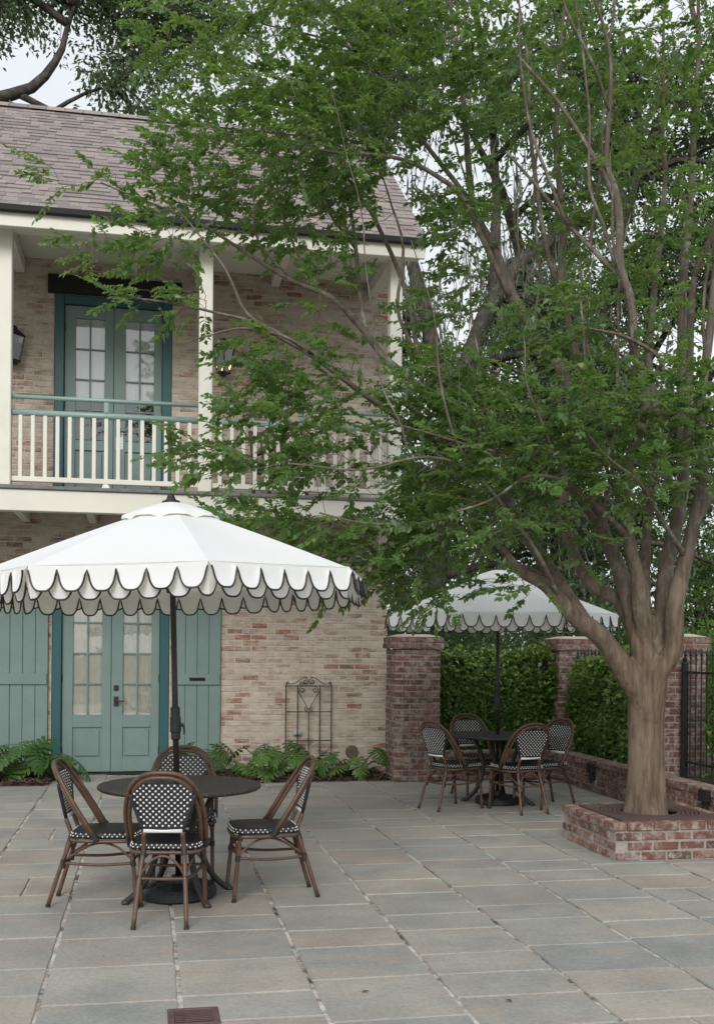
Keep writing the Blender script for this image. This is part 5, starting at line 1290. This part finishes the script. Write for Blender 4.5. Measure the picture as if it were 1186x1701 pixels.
# ------------------------------------------------------------------ trees behind the house and the fence
def big_tree(name, label, base, trunk_r, limbs, clumps, leafmat, lsize, dens, seed, moss=0, group='trees beyond the garden'):
    """limbs: list of polylines with radii; clumps: (x,y,z,rx,ry,rz)"""
    r = np.random.default_rng(seed); t = thing(name, label, 'tree', base, group)
    m = MB()
    for L in limbs:
        Q = resample(L, .35); m.tube([(q[0]+.06*mnoise.noise(Vector((i*.5, seed, 1))), q[1], q[2]+.06*mnoise.noise(Vector((i*.5, seed, 4)))) for i, q in enumerate(Q)], [q[3] for q in Q], 10)
    allq = np.array([q[:3] for L in limbs for q in resample(L, .4)])
    VV, FF, TT, off = [], [], [], 0; MV, MF = [], []
    for (x, y, z, rx, ry, rz_) in clumps:
        c = np.array([x, y, z]); h = np.array([rx, ry, rz_])
        a = allq[np.argmin(np.sum((allq-c)**2, 1))]
        m.tube(spline([tuple(a), tuple((a+c)/2+np.array([0, 0, .15*np.linalg.norm(c-a)])), tuple(c)], 5), list(np.linspace(.09, .035, 11)), 6)
        ns = max(10, int(7*rx*ry*rz_**.5)); 
        sub = c+unit(ns)*h*r.uniform(.35, 1.0, (ns, 1)); 
        for s_ in sub:
            m.tube([tuple(c+(s_-c)*.15), tuple(c+(s_-c)*.6+np.array([0, 0, .08])), tuple(s_)], [.03, .018, .006], 4, caps=False)
            n = int(dens*r.uniform(.6, 1.4)); sr = r.uniform(.35, .75)*np.array([1.25, 1.25, .62])
            P = s_+unit(n)*sr*r.random((n, 1))**.55; D = (P-s_)*1.0+unit(n)*.5+np.array([0, 0, -.25]); U = unit(n)*.55+np.array([0, 0, 1.0])
            V, F = leaf_cloud(P, D, U, r.uniform(.7, 1.3, n)*lsize, r.uniform(.38, .55, n)*lsize)
            VV.append(V); FF.append(F+off); off += len(V); TT.append(np.clip(r.normal(.45, .2)+r.normal(size=n)*.18, 0, 1))
    V, F, T = np.concatenate(VV), np.concatenate(FF), np.concatenate(TT)
    me = quads_mesh('crown', V, F, leafmat, np.repeat(T, 2)); o = bpy.data.objects.new('crown', me); link(o, t, (0, 0, 0)); o.location = -wl(t); o['kind'] = 'stuff'
    obj('trunk', m, 'oak_bark', t, smooth=True)
    if moss:
        P = allq[r.integers(0, len(allq), moss)]+r.normal(size=(moss, 3))*np.array([.5, .5, .2]); P = np.repeat(P, 12, 0)+r.normal(size=(moss*12, 3))*np.array([.12, .12, .25])
        nq = len(P); V, F = leaf_cloud(P, np.array([0, 0, -1.0])+r.normal(size=(nq, 3))*.15, unit(nq), r.uniform(.35, .9, nq), r.uniform(.02, .05, nq))
        me = quads_mesh('moss', V, F, 'moss', np.repeat(r.random(nq), 2)); o = bpy.data.objects.new('moss', me); link(o, t, (0, 0, 0)); o.location = -wl(t); o['kind'] = 'stuff'
    return len(T)
NL = 0
GAPS = ((7.0, 11.0, .9), (7.6, 14.0, 1.0), (5.7, 10.0, .7), (11.2, 14.6, .7), (11.9, 8.2, .9), (8.9, 11.2, .6))
NL += big_tree('live_oak', 'large oak behind the roof ridge, upper left', (-6.0, 24.5, 0), .5,
    [[(-6, 24.5, 0, .45), (-6, 24.5, 9, .34), (-5, 24.3, 12.3, .22), (-3.4, 24, 13.15, .14), (-2.5, 24, 13.55, .11), (-1.95, 24, 14.3, .075), (-1.7, 24, 15.2, .05), (-1.2, 24, 16.5, .03)],
     [(-2.8, 24, 13.4, .08), (-2.05, 24, 13.1, .055), (-1.6, 24, 13.45, .04), (-.8, 24, 13.8, .025)], [(-6, 24.5, 9, .25), (-5.6, 25, 13.5, .18), (-5.2, 25, 17, .08)]],
    [(-3.3, 24, 15.4, 1.3, 1.3, 1.0), (-1.9, 24.2, 15.5, 1.2, 1.2, .9), (.3, 24.2, 14.6, 1.0, 1.1, 1.0), (-.6, 24.2, 13.9, .8, .9, .7), (1.2, 24.4, 15.2, 1.1, 1.1, 1.1), (-4.3, 24, 14.3, 1.0, 1.2, .9), (-3.6, 24.2, 12.9, .6, .8, .4), (-.3, 24, 13.0, .9, .9, .4)]+fill(26, -5.0, 1.6, 23.2, 26, 15.2, 18.5, 41),
    'oak_leaf', .15, 70, 31)
NL += big_tree('live_oak', 'mossy dark oak with thick grey trunk behind the house corner', (5.4, 20, 0), .5,
    [[(5.3, 20, 0, 0.31), (5.35, 20, 3, 0.26), (5.7, 20, 6, 0.223), (6.6, 20.2, 8.5, 0.174), (8.0, 20.5, 10.0, 0.112), (9.6, 21, 11, 0.0496)], [(5.7, 20, 6, 0.186), (5.2, 20.5, 8.5, 0.136), (4.6, 21, 11, 0.0744), (4.2, 21.4, 13.5, 0.0372)], [(6.6, 20.2, 8.5, 0.124), (6.8, 20.8, 11, 0.0868), (6.6, 21, 13.5, 0.0434)]],
    [(6.4, 20, 6.2, 1.3, 1.3, .9), (7.4, 20.3, 8.2, 1.2, 1.2, .8), (6.2, 20.2, 4.4, 1.2, 1.1, .8), (4.6, 21.5, 12.8, 1.5, 1.4, .9), (6.8, 21, 13.6, 1.5, 1.4, .9), (9.4, 21, 11.6, 1.3, 1.3, .7), (7.8, 19.6, 5.0, 1.1, 1.0, .8), (5.8, 21, 10.4, .9, .9, .5), (5.0, 21, 8.3, .9, .9, .6), (3.3, 22, 15.0, 1.5, 1.4, .9)]+fill(10, 3.6, 8.4, 20, 23, 8.5, 15, 62, GAPS)+fill(16, 3.6, 8.4, 18.5, 22, 1.4, 8.5, 52)+fill(34, 3.4, 8.4, 19, 23, 1.6, 15.5, 42, GAPS),
    'oak_leaf', .13, 60, 32, moss=90)
NL += big_tree('oak_tree', 'dark oak with leaning trunk, seen through the middle of the tree stems', (8.8, 22, 0), .4,
    [[(8.8, 22, 0, 0.26), (8.7, 22, 3.5, 0.223), (8.5, 22, 6.5, 0.186), (8.0, 22, 9.0, 0.149), (7.4, 22, 11.2, 0.0992), (6.6, 22, 12.6, 0.0496)], [(8.5, 22, 6.5, 0.149), (9.6, 22, 9, 0.112), (10.4, 22, 12, 0.062)]],
    [(9.0, 21.6, 5.2, 1.4, 1.2, .9), (10.4, 22, 7.4, 1.3, 1.2, .8), (9.2, 22, 3.4, 1.4, 1.2, .8), (10.6, 22.4, 12.4, 1.5, 1.3, .8), (8.2, 22.4, 13.4, 1.4, 1.3, .7), (10.6, 21.8, 9.8, 1.1, 1.0, .6), (8.6, 21.8, 7.6, 1.0, 1.0, .7), (11.8, 22, 14.0, 1.4, 1.3, .8), (9.4, 22.4, 15.2, 1.6, 1.4, .8)]+fill(12, 7.6, 12, 21, 24, 8.5, 15, 63, GAPS)+fill(18, 7.6, 12, 20.5, 24, 1.4, 8.5, 53)+fill(30, 7.6, 12.2, 20.5, 24, 1.6, 15.5, 43, GAPS),
    'wood_leaf', .14, 60, 33, moss=50)
NL += big_tree('young_tree', 'bright yellow green tree beyond the right hand fence', (13.0, 21, 0), .2,
    [[(12.6, 21, 0, 0.124), (12.6, 21, 2.5, 0.093), (12.5, 21, 4.5, 0.062), (12.4, 21, 6.5, 0.031)]],
    [(12.2, 20.6, 3.2, 1.2, 1.1, .8), (12.6, 21, 4.6, 1.3, 1.2, .8), (13.6, 21, 3.6, 1.3, 1.2, .9), (11.4, 21, 2.3, 1.0, .9, .6), (13.0, 21, 2.0, 1.3, 1.1, .6)],
    'bright_leaf', .13, 60, 34)
NL += big_tree('young_tree', 'light green tree high in the gap between the tree stems', (9.8, 27, 0), .25,
    [[(10.0, 27, 0, 0.174), (10.2, 27, 5, 0.136), (10.4, 27, 9, 0.0744), (10.4, 27, 12, 0.031)]],
    [(10.6, 26.6, 10.6, 1.4, 1.2, 1.0), (9.6, 27, 9.4, 1.4, 1.2, .9), (11.6, 27, 9.0, 1.5, 1.3, 1.0), (10.4, 27, 12.2, 1.1, 1.0, .7), (8.4, 27, 8.2, 1.4, 1.2, 1.0), (12.8, 27, 7.6, 1.4, 1.2, .9)],
    'bright_leaf', .15, 60, 35)
NL += big_tree('oak_tree', 'dark tree at the right edge with a heavy horizontal limb', (14.6, 23, 0), .4,
    [[(14.6, 23, 0, 0.248), (14.5, 23, 4, 0.211), (14.3, 23, 6.6, 0.174), (13.2, 23, 7.6, 0.112), (12.0, 23, 7.9, 0.0744), (10.8, 23, 8.4, 0.0434)], [(14.3, 23, 6.6, 0.155), (14.6, 23, 10, 0.112), (14.2, 23, 13.5, 0.0496)]],
    [(13.6, 22.6, 5.6, 1.2, 1.1, .7), (14.6, 23, 11.6, 1.5, 1.4, .9), (13.2, 23, 13.6, 1.4, 1.2, .8), (12.2, 23.4, 6.2, 1.1, 1.0, .5), (15.2, 23, 8.6, 1.3, 1.2, .8), (12.4, 23.4, 11.2, 1.0, 1.0, .6), (15.0, 23, 15.4, 1.6, 1.4, .8)]+fill(10, 11.5, 16, 21, 25, 9, 15, 64, GAPS)+fill(20, 10.8, 16.5, 21, 25, 1.2, 7.4, 54)+fill(24, 11.5, 16.5, 21, 25, 1.8, 15.5, 44, GAPS),
    'wood_leaf', .14, 60, 36)
# far wood: reads as one mass of leaves
r = np.random.default_rng(9); VV, FF, TT, off = [], [], [], 0
for q in range(900):
    x = r.uniform(-14, 30); y = r.uniform(29, 38); z = r.uniform(0, 1)**.8*(8.0+1.8*math.sin(x*.5)+1.2*math.sin(x*1.3+1))
    n = 90; sr = r.uniform(.6, 1.3)*np.array([1.2, 1.2, .75]); P = np.array([x, y, z])+unit(n)*sr*r.random((n, 1))**.5
    V, F = leaf_cloud(P, unit(n)+np.array([0, 0, -.2]), unit(n)*.6+np.array([0, -.3, 1]), r.uniform(.15, .32, n), r.uniform(.09, .16, n)); VV.append(V); FF.append(F+off); off += len(V)
    TT.append(np.clip(r.normal(.45, .22)+r.normal(size=n)*.15, 0, 1))
me = quads_mesh('woodland', np.concatenate(VV), np.concatenate(FF), 'wood_leaf', np.repeat(np.concatenate(TT), 2)); o = bpy.data.objects.new('woodland', me); link(o, None, (0, 0, 0)); o['kind'] = 'stuff'
tag(o, 'dark green wood behind the garden fence', 'woodland')
# shrubs close behind the fence
for q, (x, y, rx, ry, h, mat_, lab) in enumerate([(4.6, 16.4, 1.5, .9, 2.3, 'wood_leaf', 'dark shrub behind the left hedge and far parasol'), (7.2, 16.6, 1.4, 1.0, 2.4, 'wood_leaf', 'dark shrub behind the middle brick pier'),
                                              (8.9, 15.2, 1.2, .9, 2.1, 'bright_leaf', 'bright green shrub behind the right brick pier')]):
    t = thing('shrub', lab, 'shrub', (x, y, 0), 'shrubs behind the fence'); n = 7000; u = unit(n)*r.random((n, 1))**.35
    P = np.array([x, y, h*.52])+u*np.array([rx, ry, h*.5]); nz_ = np.array([mnoise.noise(Vector(p_*1.6)) for p_ in P]); P += u*nz_[:, None]*.25
    V, F = leaf_cloud(P, u+unit(n)*.7, unit(n)*.6+np.array([0, 0, 1]), r.uniform(.07, .12, n), r.uniform(.04, .06, n))
    me = quads_mesh('foliage', V, F, mat_, np.repeat(np.clip(r.normal(.4, .2, n)+nz_*.5, 0, 1), 2)); o = bpy.data.objects.new('foliage', me); link(o, t, (0, 0, 0)); o.location = -wl(t); o['kind'] = 'stuff'
    m = MB()
    for k in range(6):
        a = k*1.05; m.tube([(x+.1*math.cos(a), y+.1*math.sin(a), -.05), (x+.4*rx*math.cos(a), y+.4*ry*math.sin(a), h*.5), (x+.6*rx*math.cos(a), y+.6*ry*math.sin(a), h*.8)], [.03, .02, .008], 5)
    obj('stems', m, 'oak_bark', t)
print('background leaves', NL)

# a few fallen leaves and scuffs on the paving
for q, (x, y, a, lab) in enumerate(((1.03, 5.02, .4, 'small dark fallen leaf in the middle of the near paving'), (1.66, 4.78, 2.1, 'small dark fallen leaf on the paving, lower right'))):
    m = MB(); ca, sa = math.cos(a), math.sin(a)
    P = [(-.022, 0, .004), (0, .011, .008), (.024, .002, .004), (.002, -.011, .009)]
    m.add([(x+u*ca-v*sa, y+u*sa+v*ca, z) for u, v, z in P], [(0, 1, 2, 3)]); tag(obj('fallen_leaf', m, 'mulch'), lab, 'leaf', 'fallen leaves')
